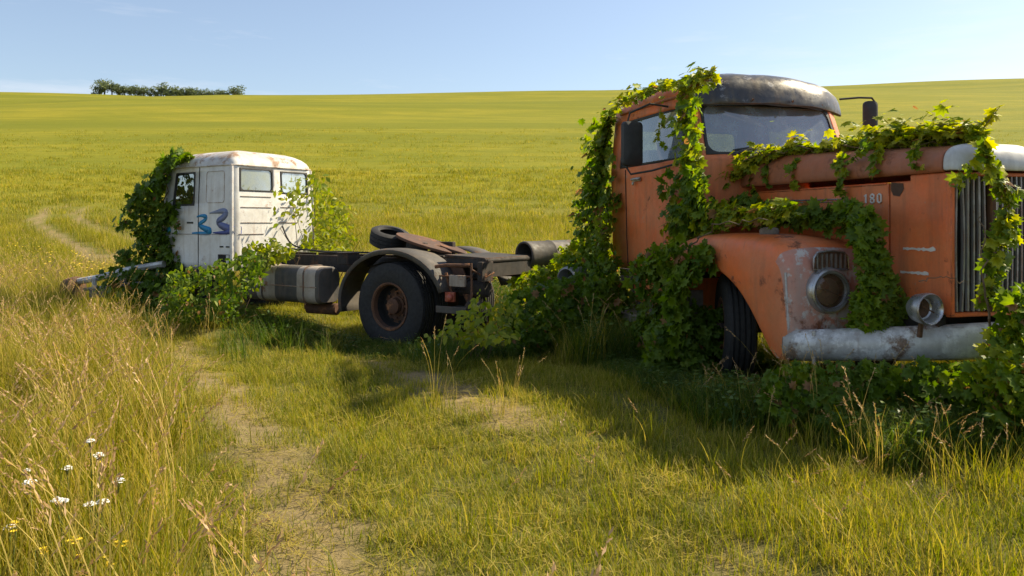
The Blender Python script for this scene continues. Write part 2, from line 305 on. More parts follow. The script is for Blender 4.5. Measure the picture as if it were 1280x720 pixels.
def tyre_parts(name, parent, c, axis, Rt, w, rimR, dish=-1, mats=('rubber', 'rust'), lugs=True):
    """tyre with grooved tread, dished rim with holes and hub; dish=-1 concave towards +axis"""
    c = Vector(c); ax = Vector(axis).normalized(); t = MB(); h = w/2; n = 56
    prof = [(-h*.78, rimR), (-h*.98, rimR+.06), (-h, Rt-.14), (-h*.95, Rt-.05), (-h*.8, Rt-.008)]
    for g in (-.52, -.18, .18, .52): prof += [((g-.07)*h, Rt), ((g-.05)*h, Rt-.02), ((g+.05)*h, Rt-.02), ((g+.07)*h, Rt)]
    prof += [(h*.8, Rt-.008), (h*.95, Rt-.05), (h, Rt-.14), (h*.98, rimR+.06), (h*.78, rimR)]
    t.lathe(prof, c, ax, n, closed=True)
    if lugs:
        u = ax.orthogonal().normalized(); v = ax.cross(u)
        for i in range(0):
            a = 2*math.pi*i/44; rd = u*math.cos(a)+v*math.sin(a); tg = ax.cross(rd); rot = Matrix((rd, tg, ax)).transposed()
            for q in (-1, 1): t.box(c+rd*(Rt-.012)+ax*(q*h*.86), (.035, .045, h*.26), rot)
    t.build('tyre', M[mats[0]], parent, sharp=40)
    r = MB(); r.lathe([(h*.80, rimR+.014), (h*.93, rimR+.016), (h*.95, rimR), (h*.86, rimR-.018), (h*.4, rimR-.03), (-h*.35, rimR-.045), (-h*.45, rimR*.78), (-h*.3, rimR*.62), (-h*.28, rimR*.40), (-h*.5, rimR*.39), (-h*.5, .02), (-h*.6, .02), (-h*.78, rimR+.012)], c, ax, 48, cap=False)
    for i_ in range(len(r.f)):
        if 4*48 <= i_ < 6*48: r.mi[i_] = 1  # dish wall near-black, shade of the recess put into its colour
    u = ax.orthogonal().normalized(); v = ax.cross(u)
    for i in range(10):
        a = 2*math.pi*i/10; r.lathe([(-h*.36, .028), (-h*.33, .028)], c+(u*math.cos(a)+v*math.sin(a))*rimR*.70, ax, 12, mi=1)  # flat dark discs in place of cut holes
    rim = r.build('rim', [M[mats[1]], M['dark']], parent)
    hb = MB(); hb.lathe([(-h*.3, rimR*.44), (-h*.1, rimR*.44), (-h*.05, rimR*.36), (h*.45, rimR*.34), (h*.55, rimR*.26), (h*.6, .01)], c, ax, 24)
    u = ax.orthogonal().normalized(); v = ax.cross(u)
    for i in range(8):
        a = 2*math.pi*i/8; hb.lathe([(-h*.3, .018), (-h*.02, .018)], c+(u*math.cos(a)+v*math.sin(a))*rimR*.54, ax, 6)
    hb.build('hub', M[mats[1]], parent); return rim

def wig_(P):
    out = []
    for i in range(len(P)-1):
        p0, p1, p2, p3 = P[max(i-1, 0)], P[i], P[i+1], P[min(i+2, len(P)-1)]
        for j in range(5):
            t = j/5; out.append(.5*((2*p1)+(p2-p0)*t+(2*p0-5*p1+4*p2-p3)*t*t+(-p0+3*p1-3*p2+p3)*t**3))
    return out+[P[-1]]
class Shell:
    """cab skin: closed plan outline (s,t) run through height levels; F(u,z) gives the surface point"""
    def __init__(s, plan, fn, mirror=1):
        s.plan = [Vector(p) for p in plan]; s.fn = fn; s.m = mirror; d = [0]
        for a, b in zip(s.plan, s.plan[1:]+s.plan[:1]): d.append(d[-1]+(b-a).length)
        s.d = d; s.L = d[-1]
    def raw(s, u):
        u %= s.L
        for i in range(len(s.plan)):
            if u <= s.d[i+1]+1e-9:
                a = s.plan[i]; b = s.plan[(i+1) % len(s.plan)]; f = (u-s.d[i])/max(s.d[i+1]-s.d[i], 1e-9); return a.lerp(b, f)
    def F(s, u, z, off=0):
        p = s.raw(u)
        if off:
            a = s.raw(u-.03); b = s.raw(u+.03); t = (b-a).normalized(); nrm = Vector((t.y, -t.x)); c = Vector((s.cx, 0))
            if nrm.dot(p-c) < 0: nrm = -nrm
            p = p+nrm*off
        x, t, zz = s.fn(p.x, p.y, z); return Vector((x, t*s.m, zz))
    def u_of(s, sx, side):
        """arc position on the flank (side=+1/-1) at forward position sx, or on front ('f') / rear ('r') at lateral sx"""
        best = None
        for i in range(2000):
            u = s.L*i/2000; p = s.raw(u)
            if side in (1, -1): e = abs(p.x-sx)+(0 if p.y*side > s.flank else 9)
            elif side == 'f': e = abs(p.y-sx)+(0 if p.x > s.cx+s.fr else 9)
            else: e = abs(p.y-sx)+(0 if p.x < s.cx-s.fr else 9)
            if best is None or e < best[0]: best = (e, u)
        return best[1]
    def skin(s, zs, holes, extra=()):
        us = set(s.d[:-1])
        for h in holes: us |= {h[0] % s.L, h[1] % s.L}
        us |= {e % s.L for e in extra}; us = sorted(us); zz = sorted(set(list(zs)+[h[2] for h in holes]+[h[3] for h in holes]))
        u2 = [];
        for a in us:
            if not u2 or a-u2[-1] > 1e-4: u2.append(a)
        us = u2; mb = MB(); n = len(us); V = [s.F(u, z) for z in zz for u in us]; Fc = []
        for i in range(len(zz)-1):
            for j in range(n):
                um = (us[j]+(us[(j+1) % n] if j < n-1 else s.L))/2; zm = (zz[i]+zz[i+1])/2
                if any((h[0] < um < h[1] or h[0] < um+s.L < h[1]) and h[2] < zm < h[3] for h in holes): continue
                q4 = (i*n+j, i*n+(j+1) % n, (i+1)*n+(j+1) % n, (i+1)*n+j); Fc.append(q4 if s.m < 0 else q4[::-1])
        mb.add(V, Fc); return mb
    def rr(s, h, r, inset=0, n=6, off=0):
        u0, u1, z0, z1 = h[0]+inset, h[1]-inset, h[2]+inset, h[3]-inset; P = []
        sl = h[4] if len(h) > 4 else 0
        for cx, cz, a0 in ((u1-r, z1-r, 0), (u0+r, z1-r, 90), (u0+r, z0+r, 180), (u1-r, z0+r, 270)):
            for i in range(n+1):
                a = R(a0+90*i/n); P.append((cx+r*math.cos(a), cz+r*math.sin(a)))
        out = []; m = 3
        for i, p in enumerate(P):
            q = P[(i+1) % len(P)]
            for j in range(m):
                f = j/m; out.append(s.F(p[0]+(q[0]-p[0])*f, p[1]+(q[1]-p[1])*f, off))
        return out
    def frame(s, h, r, wd, prot=.012):
        """seal around an opening: fills its corners and stands a little proud"""
        A = s.rr(h, .002, -.006, off=.003); B = s.rr(h, .002, .004, off=prot) ; C = s.rr(h, r, wd, off=prot); D = s.rr(h, r, wd, off=-.02)
        mb = MB(); mb.loft([A, B, C, D], cap=False); return mb
    def pane(s, h, r, wd, off=-.008):
        C = s.rr(h, r, wd-.004, off=off); c = sum(C, Vector())/len(C); mb = MB(); n = len(C)
        c = s.F((h[0]+h[1])/2, (h[2]+h[3])/2, off)
        mid = [p.lerp(c, .5) for p in C]
        mb.add(C+mid+[c], [(i, (i+1) % n, n+(i+1) % n, n+i) for i in range(n)]+[(n+i, n+(i+1) % n, 2*n) for i in range(n)]); return mb

# ------------------------------------------------------------------ frames of the two trucks (s forward, t to the side seen, z up)
OF = Vector((.256, -.967, 0)).normalized(); ON = Vector((OF.y, -OF.x, 0)); OO = Vector((3.638, 6.092, 0))
WF = Vector((-.829, .559, 0)).normalized(); WN = Vector((-WF.y, WF.x, 0)); WC = Vector((-4.54, 13, 0)); WO = WC-WN*.875
def ow(s, t, z): return OO+OF*s+ON*t+Vector((0, 0, z))
def ww(s, t, z): return WO+WF*s+WN*t+Vector((0, 0, z))
def hit(px, py, p0, n):
    d = Vector(((px-640)/FOC, 1, (HZ-py)/FOC)); e = Vector((0, 0, EYE)); return e+d*((p0-e).dot(n)/d.dot(n))
def PO(px, py, t): return hit(px, py, ow(0, t, 0), ON)
def PS(px, py, s): return hit(px, py, ow(s, 0, 0), OF)
def PW(px, py, t): return hit(px, py, ww(0, t, 0), WN)
def PWS(px, py, s): return hit(px, py, ww(s, 0, 0), WF)
def PY(px, py, Y): return hit(px, py, Vector((0, Y, 0)), Vector((0, 1, 0)))

# ================================================================== ORANGE TRUCK
ot = empty('abandoned_truck', OO, math.atan2(OF.y, OF.x))
tag(ot, 'rusty orange long-nosed truck overgrown with climbing vines, facing the viewer', 'truck', 'abandoned trucks in the meadow')
def L(s, t, z): return Vector((s, -t, z))
# --- cab
oplan = [(-5.2, 0), (-5.2, .5), (-5.2, .88), (-5.16, .98), (-5.06, 1.05), (-4.6, 1.06), (-3.9, 1.05), (-3.2, 1.03), (-2.98, .97), (-2.87, .86), (-2.82, .6), (-2.79, .3), (-2.78, 0)]
oplan = oplan+[(s, -t) for s, t in oplan[-2:0:-1]]
def ofn(s, t, z):
    if z > 2.25:
        k = z-2.25; s -= .42*k*max(0, min(1, (s+4.2)/1.4)); t *= 1-.085*k
    else:
        t *= 1-.02*(2.25-z)
    if z < 1.1: s += .12*(1.1-z) * (1 if s < -4.5 else 0)*3
    if z > 3.0:
        k = (z-3.0)/.31; f = max(0, 1-.5*(1-math.sqrt(max(0, 1-k*k)))*1.0); t *= f; s = -3.95+(s+3.95)*f
    if t < 0: t *= 1.09
    return s, t, z
sh = Shell(oplan, ofn, -1); sh.cx = -3.9; sh.flank = .9; sh.fr = .95
uf = lambda t: sh.u_of(t, 'f'); ur = lambda t: sh.u_of(t, 'r'); us_ = lambda s: sh.u_of(s, 1); us2 = lambda s: sh.u_of(s, -1)
def hole(a, b, z0, z1): a, b = min(a, b), max(a, b); return (a, b, z0, z1)
door_w = hole(us_(-4.72), us_(-3.02), 2.27, 2.86); door_w2 = hole(us2(-4.72), us2(-3.02), 2.27, 2.86)
ws = hole(uf(.82), uf(-.82), 2.31, 2.90)
rw = [hole(ur(.84)-0, ur(.42), 2.42, 2.84) for _ in (0,)]+[(ur(.16) if ur(.16) < 1 else 0.0, 0, 0, 0)]
ura, urb = ur(.86), ur(.30); rw1 = (min(ura, urb), max(ura, urb), 2.42, 2.84); rw2 = (sh.L-rw1[1], sh.L-rw1[0], 2.42, 2.84)
holes = [door_w, door_w2, ws, rw1, rw2]
zl = [.98, 1.1, 1.5, 1.9, 2.1, 2.25, 2.35, 2.6, 2.8, 2.92, 3.0, 3.07, 3.14, 3.20, 3.26, 3.295, 3.31]
mb = sh.skin(zl, holes, [us_(-4.55), us_(-2.9)]); n = len(mb.v)
top = [v for v in mb.v if abs(v[2]-3.31) < 1e-4]; cc = Vector((-4.0, 0, 3.35)); b0 = [i for i, v in enumerate(mb.v) if abs(v[2]-3.31) < 1e-4]
mb.v.append(tuple(cc)); ci = len(mb.v)-1
for i, a in enumerate(b0): mb.f.append((a, b0[(i+1) % len(b0)], ci)); mb.mi.append(0)
cab = mb.build('cab', M['orange'], ot, sharp=40, solid=.03)
for h, nm in ((door_w, 'side_window'), (door_w2, 'side_window'), (rw1, 'rear_window'), (rw2, 'rear_window')):
    wn = sh.frame(h, .06, .022).build(nm, M['seal'], ot); sh.pane(h, .06, .022).build('pane', M['glass'], wn)
wn = sh.frame(ws, .11, .028).build('windshield', M['seal'], ot); sh.pane(ws, .11, .028).build('pane', M['glass'], wn)
# quarter divider of the near door window
d = MB(); d.tube([sh.F(us_(-4.42), z, .006) for z in (2.27, 2.5, 2.86)], .013, 6); d.build('window_divider', M['seal'], ot)
# roof drip rail
d = MB(); d.tube([sh.F(u, 2.985+.02*0, .012) for u in np.linspace(us_(-4.85), us_(-3.0), 14)], .016, 6); d.build('drip_rail', M['orange_hood'], ot)
# door: shut lines as thin dark gaps, lower sill, handle
for sg, un in ((1, us_), (-1, us2)):
    d = MB(); zz = (1.0, 1.3, 1.7, 2.2)
    dr = [sh.F(un(-4.54), z, .004) for z in (1.03, 1.4, 1.9, 2.24)]; df = [sh.F(un(-3.02), z, .004) for z in (1.03, 1.4, 1.9, 2.24)]
    d.tube(dr[::-1]+[sh.F(u, 1.03, .004) for u in np.linspace(un(-4.54), un(-3.02), 8)][1:-1]+df, .007, 5)
    dd = d.build('door', M['dark'], ot)
    h = MB(); a = L(-4.28, sg*1.075, 2.10); h.tube([a, a+Vector((.03, -sg*.035, 0)), a+Vector((.17, -sg*.04, .0)), a+Vector((.2, -sg*.005, 0))], .013, 8); h.lathe([(0, .022), (.02, .018)], a+Vector((.02, 0, -.05)), (0, -sg, 0), 12)
    h.box(a+Vector((.09, sg*.006, 0)), (.24, .015, .05)); h.build('handle', M['chrome'], dd, bevel=.003)
    s_ = MB(); s_.prism([L(-4.5, sg*.99, .98), L(-4.4, sg*.99, .58), L(-3.25, sg*.99, .58), L(-3.1, sg*.99, .98)], L(0, -sg*.05, 0)); s_.build('sill_panel', M['orange'], ot, bevel=.01)
    s_ = MB(); s_.box(L(-4.15, sg*1.12, .45), (.75, .26, .035)); s_.box(L(-4.15, sg*1.24, .42), (.75, .02, .09)); s_.box(L(-4.4, sg*1.0, .5), (.03, .05, .2)); s_.box(L(-3.9, sg*1.0, .5), (.03, .05, .2))
    s_.build('step', M['grey'], ot, bevel=.008)
# cab front wall and floor below windshield, firewall
c = MB(); c.box(L(-3.9, 0, 1.0), (2.1, 1.9, .06)); c.build('cab_floor', M['dark'], ot)
# visor
vis = MB(); rings = []
tv = np.linspace(-1.17, .98, 15)
for f, (ds, z) in enumerate(((-.05, 2.885), (-.0, 2.89), (-.02, 2.95), (-.06, 3.12), (-.16, 3.23), (-.5, 3.295))):
    rings.append([L(-2.90+ds-.24*abs(t/1.0)**2.6+.02*math.sin(t*9+f), t*(1-.03*f if f > 3 else 1), z+.010*math.sin(t*13+f*2)-.035*abs(t)**2) for t in tv])
vis.loft(rings, cap=False, ring_closed=False); vis.build('sun_visor', M['visor'], ot, solid=.012, subsurf=1)
for t in (-.7, -.25, .25, .7):
    b = MB(); b.lathe([(0, .014), (.014, .012)], L(-2.885-.3*abs(t)**2.6, t, 2.925-.03*t*t), (1, 0, 0), 8); b.build('visor_bolt', M['rust'], ot)
# wiper, dashboard, steering wheel, seats
for t0 in (.55, -.25):
    wp = MB(); wp.tube([L(-2.80, t0, 2.30), L(-2.815, t0-.2, 2.37), L(-2.82, t0-.32, 2.385)], .011, 6); wp.tube([L(-2.86, t0-.04, 2.36), L(-2.83, t0-.3, 2.40), L(-2.84, t0-.56, 2.38)], .009, 6); wp.build('wiper', M['seal'], ot)
d = MB(); d.prism([L(-2.95, .9, 2.0), L(-2.98, .9, 2.28), L(-3.25, .9, 2.26), L(-3.3, .9, 2.0)], L(0, -1.8, 0)); d.build('dashboard', M['dark'], ot, bevel=.02)
d = MB(); ctr = L(-3.45, -.45, 2.36); ax = Vector((-.5, 0, .86)).normalized(); u = Vector((0, 1, 0)); v = ax.cross(u)
d.tube([ctr+(u*math.cos(a)+v*math.sin(a))*.25 for a in np.linspace(0, 2*math.pi, 28, endpoint=False)], .016, 8, closed=True)
for a in (.3, 2.4, 4.5): d.tube([ctr, ctr+(u*math.cos(a)+v*math.sin(a))*.25], .012, 6)
d.tube([ctr, ctr-ax*.4], .025, 8); d.build('steering_wheel', M['rubber'], ot)
for t in (-.45, .45):
    d = MB(); d.box(L(-4.35, t, 1.75), (.55, .62, .18)); d.box(L(-4.66, t, 2.15), (.14, .62, .72)); d.build('seat', M['seat_blue'], ot, bevel=.04)
# --- hood
hd = MB(); rings = []
for s in (-2.95, -2.5, -1.9, -1.2, -.6, -.2, -.02):
    zt = 2.145+(-s)*.055; wd = .385+.05*max(0, (-s-1.6))/1.3; dn = .012*math.sin(s*3.1)
    half = [(wd-.03, 1.962), (wd, 1.957), (wd+.012, 1.975), (wd+.012, 2.03+dn), (wd+.0, 2.075+(zt-2.14)*.3+dn), (wd-.03, 2.105+(zt-2.14)*.5), (wd-.08, zt-.022), (wd-.18, zt-.004), (wd-.28, zt+.006)]
    ring = [L(s, t, z) for t, z in half]+[L(s, 0, zt+.012)]+[L(s, -t, z) for t, z in half[::-1]]; rings.append(ring)
hd.loft(rings, cap=False, ring_closed=False); hood = hd.build('hood', M['orange_hood'], ot, solid=.012, subsurf=1)
nc = MB(); rings = []
for s, sx, zt, ze in ((-.03, 1.03, 2.155, 1.955), (.03, 1.03, 2.155, 1.955), (.08, 1.0, 2.135, 1.955), (.12, .97, 2.095, 1.955), (.145, .945, 2.04, 1.957), (.15, .935, 1.985, 1.96), (.135, .92, 1.957, 1.95)):
    r = []
    for i in range(21):
        a = math.pi*i/20; c_, s_ = math.cos(a), math.sin(a); x = math.copysign(abs(c_)**.42, c_)*.385*sx; z = ze+(zt-ze)*abs(s_)**.55+.0*x
        r.append(L(s-.10*abs(x/.385)**3*max(0, s/.15), x, z))
    rings.append(r)
nc.loft(rings, cap=False, ring_closed=False); ncap = nc.build('nose_cap', M['cap'], ot, solid=.014, subsurf=1)
# flanks of the hood
for sg in (1, -1):
    a = MB(); a.prism([L(-2.82, sg*.40, .72), L(-2.82, sg*.405, 1.89), L(-.64, sg*.372, 1.895), L(-.64, sg*.372, .80), L(-.9, sg*.372, .72)], L(0, -sg*.02, 0))
    a.tube([L(-2.8, sg*.406, 1.885), L(-.66, sg*.374, 1.89)], .008, 6)
    sp = a.build('side_panel', M['orange'], ot, bevel=.005)
    q = MB(); q.tube([L(-2.4, sg*.405, 1.79), L(-1.12, sg*.386, 1.775)], .008, 6); q.tube([L(-2.4, sg*.405, 1.768), L(-1.12, sg*.386, 1.753)], .006, 6); q.build('trim_strip', M['chrome'], sp)
    a = MB(); a.prism([L(-.625, sg*.374, .86), L(-.625, sg*.374, 1.90), L(-.40, sg*.374, 1.90), L(-.40, sg*.374, 1.948), L(-.012, sg*.374, 1.948), L(-.012, sg*.374, .875), L(-.3, sg*.374, .86)], L(0, -sg*.03, 0))
    npn = a.build('nose_panel', M['orange'], ot, bevel=.012)
    if sg == 1:
        q = MB(); q.prism([L(-.605, .378, 1.90), L(-.47, .378, 1.885), L(-.46, .378, 1.84), L(-.51, .378, 1.78), L(-.58, .378, 1.79), L(-.61, .378, 1.84)], L(0, -.002, 0)); q.build('rust_patch', M['rust'], npn)
        for (s0, s1, z0, dz) in ((-.47, -.13, 1.36, .016), (-.5, -.2, 1.17, .012)):
            q = MB(); N = 14; up_ = [L(s0+(s1-s0)*i/N, .3785, z0+(.006+dz*random.random()*(1.4 if i > 7 else .6))) for i in range(N+1)]; lo_ = [L(s0+(s1-s0)*i/N, .3785, z0-.004-dz*.8*random.random()) for i in range(N, -1, -1)]
            q.prism(up_+lo_, L(0, -.002, 0)); q.build('scratch', M['letter'], npn)
# badge numerals 180
def strokes(chars, org, ux, uz, hgt, wd, adv, r, name, mat, parent):
    G_ = {'1': [[(.25, .8), (.6, 1), (.6, 0)]], '8': [[(.5, 1), (.1, .85), (.1, .65), (.5, .52), (.9, .35), (.9, .12), (.5, 0), (.1, .12), (.1, .35), (.5, .52), (.9, .65), (.9, .85), (.5, 1)]], '0': [[(.5, 1), (.12, .85), (.1, .5), (.12, .15), (.5, 0), (.88, .15), (.9, .5), (.88, .85), (.5, 1)]]}
    for i, ch in enumerate(chars):
        m = MB()
        for st in G_[ch]: m.tube([org+ux*(i*adv+x*wd)+uz*(y*hgt) for x, y in st], r, 6)
        m.build(name, mat, parent)
strokes('180', L(-.935, .380, 1.735), Vector((1, 0, 0)), Vector((0, 0, 1)), .075, .052, .085, .0085, 'badge_numeral', M['letter'], ot)
# grille
g = MB(); g.box(L(-.10, 0, 1.40), (.02, .70, 1.06)); g.build('radiator', M['dark'], ot)
g = MB()
for t in (.355, -.355): g.box(L(-.01, t, 1.41), (.06, .035, 1.075))
g.box(L(-.01, 0, 1.935), (.05, .70, .03)); g.box(L(-.015, 0, .875), (.05, .74, .035)); g.build('grille_surround', M['orange'], ot, bevel=.006)
for i, t in enumerate([.315, .27, .215, .165, .115, .07, -.055, -.10, -.145, -.19, -.235, -.28, -.32]):
    z0 = .90; z1 = 1.92; wd = .020 if i not in (2, 4) else .026; ln = random.uniform(-.026, .026) if i < 6 else random.uniform(-.003, .003)
    g = MB(); g.loft([[L(.0+.022*math.sin(math.pi*f)*(.4)+.02*c1, t+ln*math.sin(f*3.1)+wd/2*c0, z0+(z1-z0)*f) for c0, c1 in ((-1, 0), (-.7, .9), (.7, .9), (1, 0), (.6, -.6), (-.6, -.6))] for f in np.linspace(0, 1, 9)]); g.build('grille_bar', M['slat'], ot)
g = MB(); g.box(L(.022, .008, 1.41), (.05, .05, 1.04)); g.build('grille_centre_post', M['rust'], ot, bevel=.008)
g = MB(); g.box(L(.02, -.055+.03, 1.41), (.035, .02, 1.0)); g.build('grille_centre_strip', M['cap'], ot, bevel=.004)
# --- front fenders
A = [(-3.02, .45), (-2.99, .8), (-2.86, 1.05), (-2.6, 1.17), (-2.23, 1.175), (-1.95, 1.105), (-1.67, .985), (-1.45, .807), (-1.31, .66), (-1.2, .55), (-1.09, .43), (-1.0, .42), (-.90, .43)]
Cc = [(-3.13, .45), (-3.13, .85), (-3.05, 1.2), (-2.8, 1.355), (-2.3, 1.395), (-1.9, 1.385), (-1.41, 1.365), (-1.16, 1.335), (-1.03, 1.28), (-.955, 1.2), (-.93, 1.03), (-.90, .8), (-.885, .62)]
Nn = [(-1, 0), (-1, .1), (-.7, .6), (-.2, 1), (0, 1), (0, 1), (.08, 1), (.35, .9), (.7, .7), (.95, .35), (1, .1), (1, 0), (1, -.1)]
NB = [.03, .03, .04, .05, .06, .07, .085, .10, .11, .10, .09, .07, .04]
for sg in (1, -1):
    f = MB(); rings = []
    for k_ in range(len(A)):
        a_, c_, nn, bb = A[k_], Cc[k_], Nn[k_], NB[k_]; r = [L(a_[0], sg*1.145, a_[1]), L(a_[0], sg*1.165, a_[1]), L((a_[0]+c_[0])/2, sg*1.175, (a_[1]+c_[1])/2), L(c_[0], sg*1.155, c_[1])]
        for t, q in ((1.12, .55), (1.04, .85), (.9, 1.0), (.7, 1.02), (.52, .85), (.40, .6)): r.append(L(c_[0]+nn[0]*bb*q, sg*t, c_[1]+nn[1]*bb*q))
        rings.append(r)
    f.loft(rings, cap=False, ring_closed=False)
    nr = len(rings[0])-1
    for i_ in range(len(f.f)):
        kk = i_//nr; jj = i_ % nr
        if kk >= 8 and jj >= 3: f.mi[i_] = 1
        if kk >= 9 and jj < 2 : f.mi[i_] = 0
    fe = f.build('front_fender', [M['orange_fender'], M['orange_peel']], ot, sharp=60, solid=.014, subsurf=2)
    # valance under headlight
    v_ = MB(); v_.prism([L(-.90, sg*1.14, .64), L(-.90, sg*.40, .66), L(-.86, sg*.40, .52), L(-.88, sg*1.14, .50)], L(.015, 0, 0)); v_.prism([L(-.90, sg*1.15, .63), L(-1.16, sg*1.172, .60), L(-1.03, sg*1.172, .42), L(-.87, sg*1.15, .43)], L(0, -sg*.02, 0)); v_.build('fender_skirt', M['orange_peel'], fe, bevel=.006)
    # edge trim strip between side and face
    e = MB(); e.tube([L(-.925, sg*1.152, 1.15), L(-.905, sg*1.152, .95), L(-.88, sg*1.15, .68)], .012, 6); e.build('edge_trim', M['cap'], fe)
    # headlight
    hc = L(-.835, sg*.82, 1.0); hl = MB(); fw = Vector((1, 0, 0))
    hl.lathe([(-.03, .198), (.03, .195), (.06, .186), (.072, .17), (.065, .146), (.04, .138), (.0, .136)], hc, fw, 40)
    hb = hl.build('headlight', M['chrome'], ot)
    ln_ = MB(); ln_.lathe([(.045, .14), (.02, .125), (-.02, .09), (-.045, .035), (-.045, .005)], hc, fw, 32, cap=False); lb_ = ln_.build('lamp_bowl', M['lamp'], hb); ln_ = MB(); ln_.lathe([(-.045, .018), (.0, .022), (.015, .01)], hc, fw, 12); ln_.tube([hc+Vector((.03, -.13, .03)), hc+Vector((.012, 0, .0)), hc+Vector((.03, .12, -.05))], .005, 5); ln_.build('bulb', M['slat'], hb); ln_ = MB(); ln_.lathe([(.044, .139), (.056, .09), (.062, .03), (.063, .002)], hc, fw, 32, cap=False); ln_.build('lens', M['glass_rust'], hb)
    # vent above headlight
    vv = MB(); vc = L(-.835, sg*.79, 1.235)
    P = [(-.17, -.06), (-.165, .04), (-.13, .085), (0, .10), (.13, .085), (.165, .04), (.17, -.06)]
    vv.prism([vc+Vector((0, y, z)) for y, z in P], (.012, 0, 0), mi=0)
    for i in range(7):
        y = -.135+i*.045; vv.box(vc+Vector((.016, y, .012)), (.02, .014, .125), mi=1)
    vv.tube([vc+Vector((.014, y, z)) for y, z in P], .010, 6, closed=True, mi=1); vv.build('fender_vent', [M['lamp'], M['chrome']], ot)
d = MB(); d.lathe([(0, .085), (.035, .09), (.06, .08), (.068, .05)], L(-1.62, .86, 1.455), (0, 0, 1), 28); d.lathe([(-.03, .06), (0, .06)], L(-1.62, .86, 1.455), (0, 0, 1), 20); d.build('filler_cap', M['grey'], ot)
# --- bumper
bp = [(-1.14, -.97), (-1.12, -.86), (-1.05, -.75), (-.9, -.6), (-.6, -.30), (-.3, -.05), (0, .06), (.3, -.05), (.6, -.30), (.9, -.6), (1.05, -.75), (1.12, -.86), (1.14, -.97)]
bm_ = MB(); rings = []
for t, s in bp:
    zc = .545+.135*(1-min(1, abs(t)/1.15)**1.3); nx = Vector((1, 0, 0)) if abs(t) < .1 else Vector((.72, -math.copysign(.69, t), 0)); h = .122+.012*(1-abs(t)/1.15)
    rings.append([L(s, t, zc)+nx*dx+Vector((0, 0, dz)) for dx, dz in ((-.06, h-.012), (-.02, h), (.03, h-.02), (.062, h*.45), (.070, 0), (.062, -h*.45), (.03, -h+.02), (-.02, -h), (-.06, -h+.012))])
bm_.loft(rings, cap=False, ring_closed=False); bum = bm_.build('bumper', M['bumper'], ot, solid=.012, subsurf=1)
for t in (1.03, -1.03):
    q = MB(); q.box(L(-.705, t, .555), (.03, .07, .27), Matrix.Rotation(math.copysign(-.76, t)*-1 if False else math.copysign(.76, t), 3, 'Z')); 
    for dz in (-.07, .0, .07): q.lathe([(0, .013), (.014, .01)], L(-.690, t, .555+dz), Vector((.72, -math.copysign(.69, t), 0)), 8)
    q.build('bumper_bracket', M['bumper'], bum, bevel=.006)
for sg in (1, -1):
    fc = L(-.04, sg*.56, .925); fl = MB(); fl.lathe([(-.12, .03), (-.11, .07), (-.06, .105), (.02, .12), (.06, .12), (.07, .112), (.055, .098), (-.02, .085), (-.06, .04)], fc, (1, 0, 0), 32); fb = fl.build('fog_lamp', M['chrome'], ot)
    q = MB(); q.lathe([(-.03, .082), (-.025, .02)], fc, (1, 0, 0), 24); q.tube([fc-Vector((.03, 0, .1)), fc-Vector((.05, 0, .22))], .02, 8); q.tube([fc+Vector((.03, .06, -.03)), fc+Vector((.0, -.02, .02)), fc+Vector((.03, -.05, .05))], .006, 5); q.build('lamp_bowl', M['lamp'], fb)
# --- mirrors
def mirror(ax_pts, ctr, w_, h_, d_, nrm_rot, parent):
    a = MB()
    for p in ax_pts: a.tube(p, .012, 8)
    arm = a.build('mirror_arm', M['seal'], parent)
    m_ = MB(); rot = Matrix.Rotation(nrm_rot, 3, 'Z'); P = []
    for cx, cz, a0 in ((w_/2-.05, h_/2-.05, 0), (-w_/2+.05, h_/2-.05, 90), (-w_/2+.05, -h_/2+.05, 180), (w_/2-.05, -h_/2+.05, 270)):
        for i in range(5): q = R(a0+22.5*i); P.append((cx+.05*math.cos(q), cz+.05*math.sin(q)))
    rings = []
    for dx, sc in ((-d_/2, .97), (-d_/2+.008, 1), (d_/4, .98), (d_/2, .8), (d_/2+.015, .4)):
        rings.append([ctr+rot @ Vector((dx, y*sc, z*sc)) for y, z in P])
    m_.loft(rings); m_.build('mirror', M['seal'], parent)
mc = L(-3.68, 1.34, 2.485)
mirror([[sh.F(us_(-3.3), 2.9, .01), L(-3.5, 1.2, 2.93), L(-3.66, 1.38, 2.84), L(-3.70, 1.40, 2.70), L(-3.70, 1.40, 2.2), L(-3.68, 1.36, 2.13), L(-3.45, 1.2, 2.16), sh.F(us_(-3.2), 2.22, .01)]], mc, .26, .52, .09, .15, ot)
mc2 = L(-3.0, -1.36, 2.80)
mirror([[L(-3.05, -.98, 3.0), L(-3.0, -1.2, 3.02), L(-2.98, -1.36, 3.02), L(-2.98, -1.41, 2.97), L(-2.98, -1.41, 2.6)]], mc2, .16, .38, .07, -.3, ot)
mc3 = L(-3.0, -1.38, 2.55); m_ = MB(); m_.box(mc3, (.06, .17, .16)); m_.build('mirror', M['seal'], ot, bevel=.03)
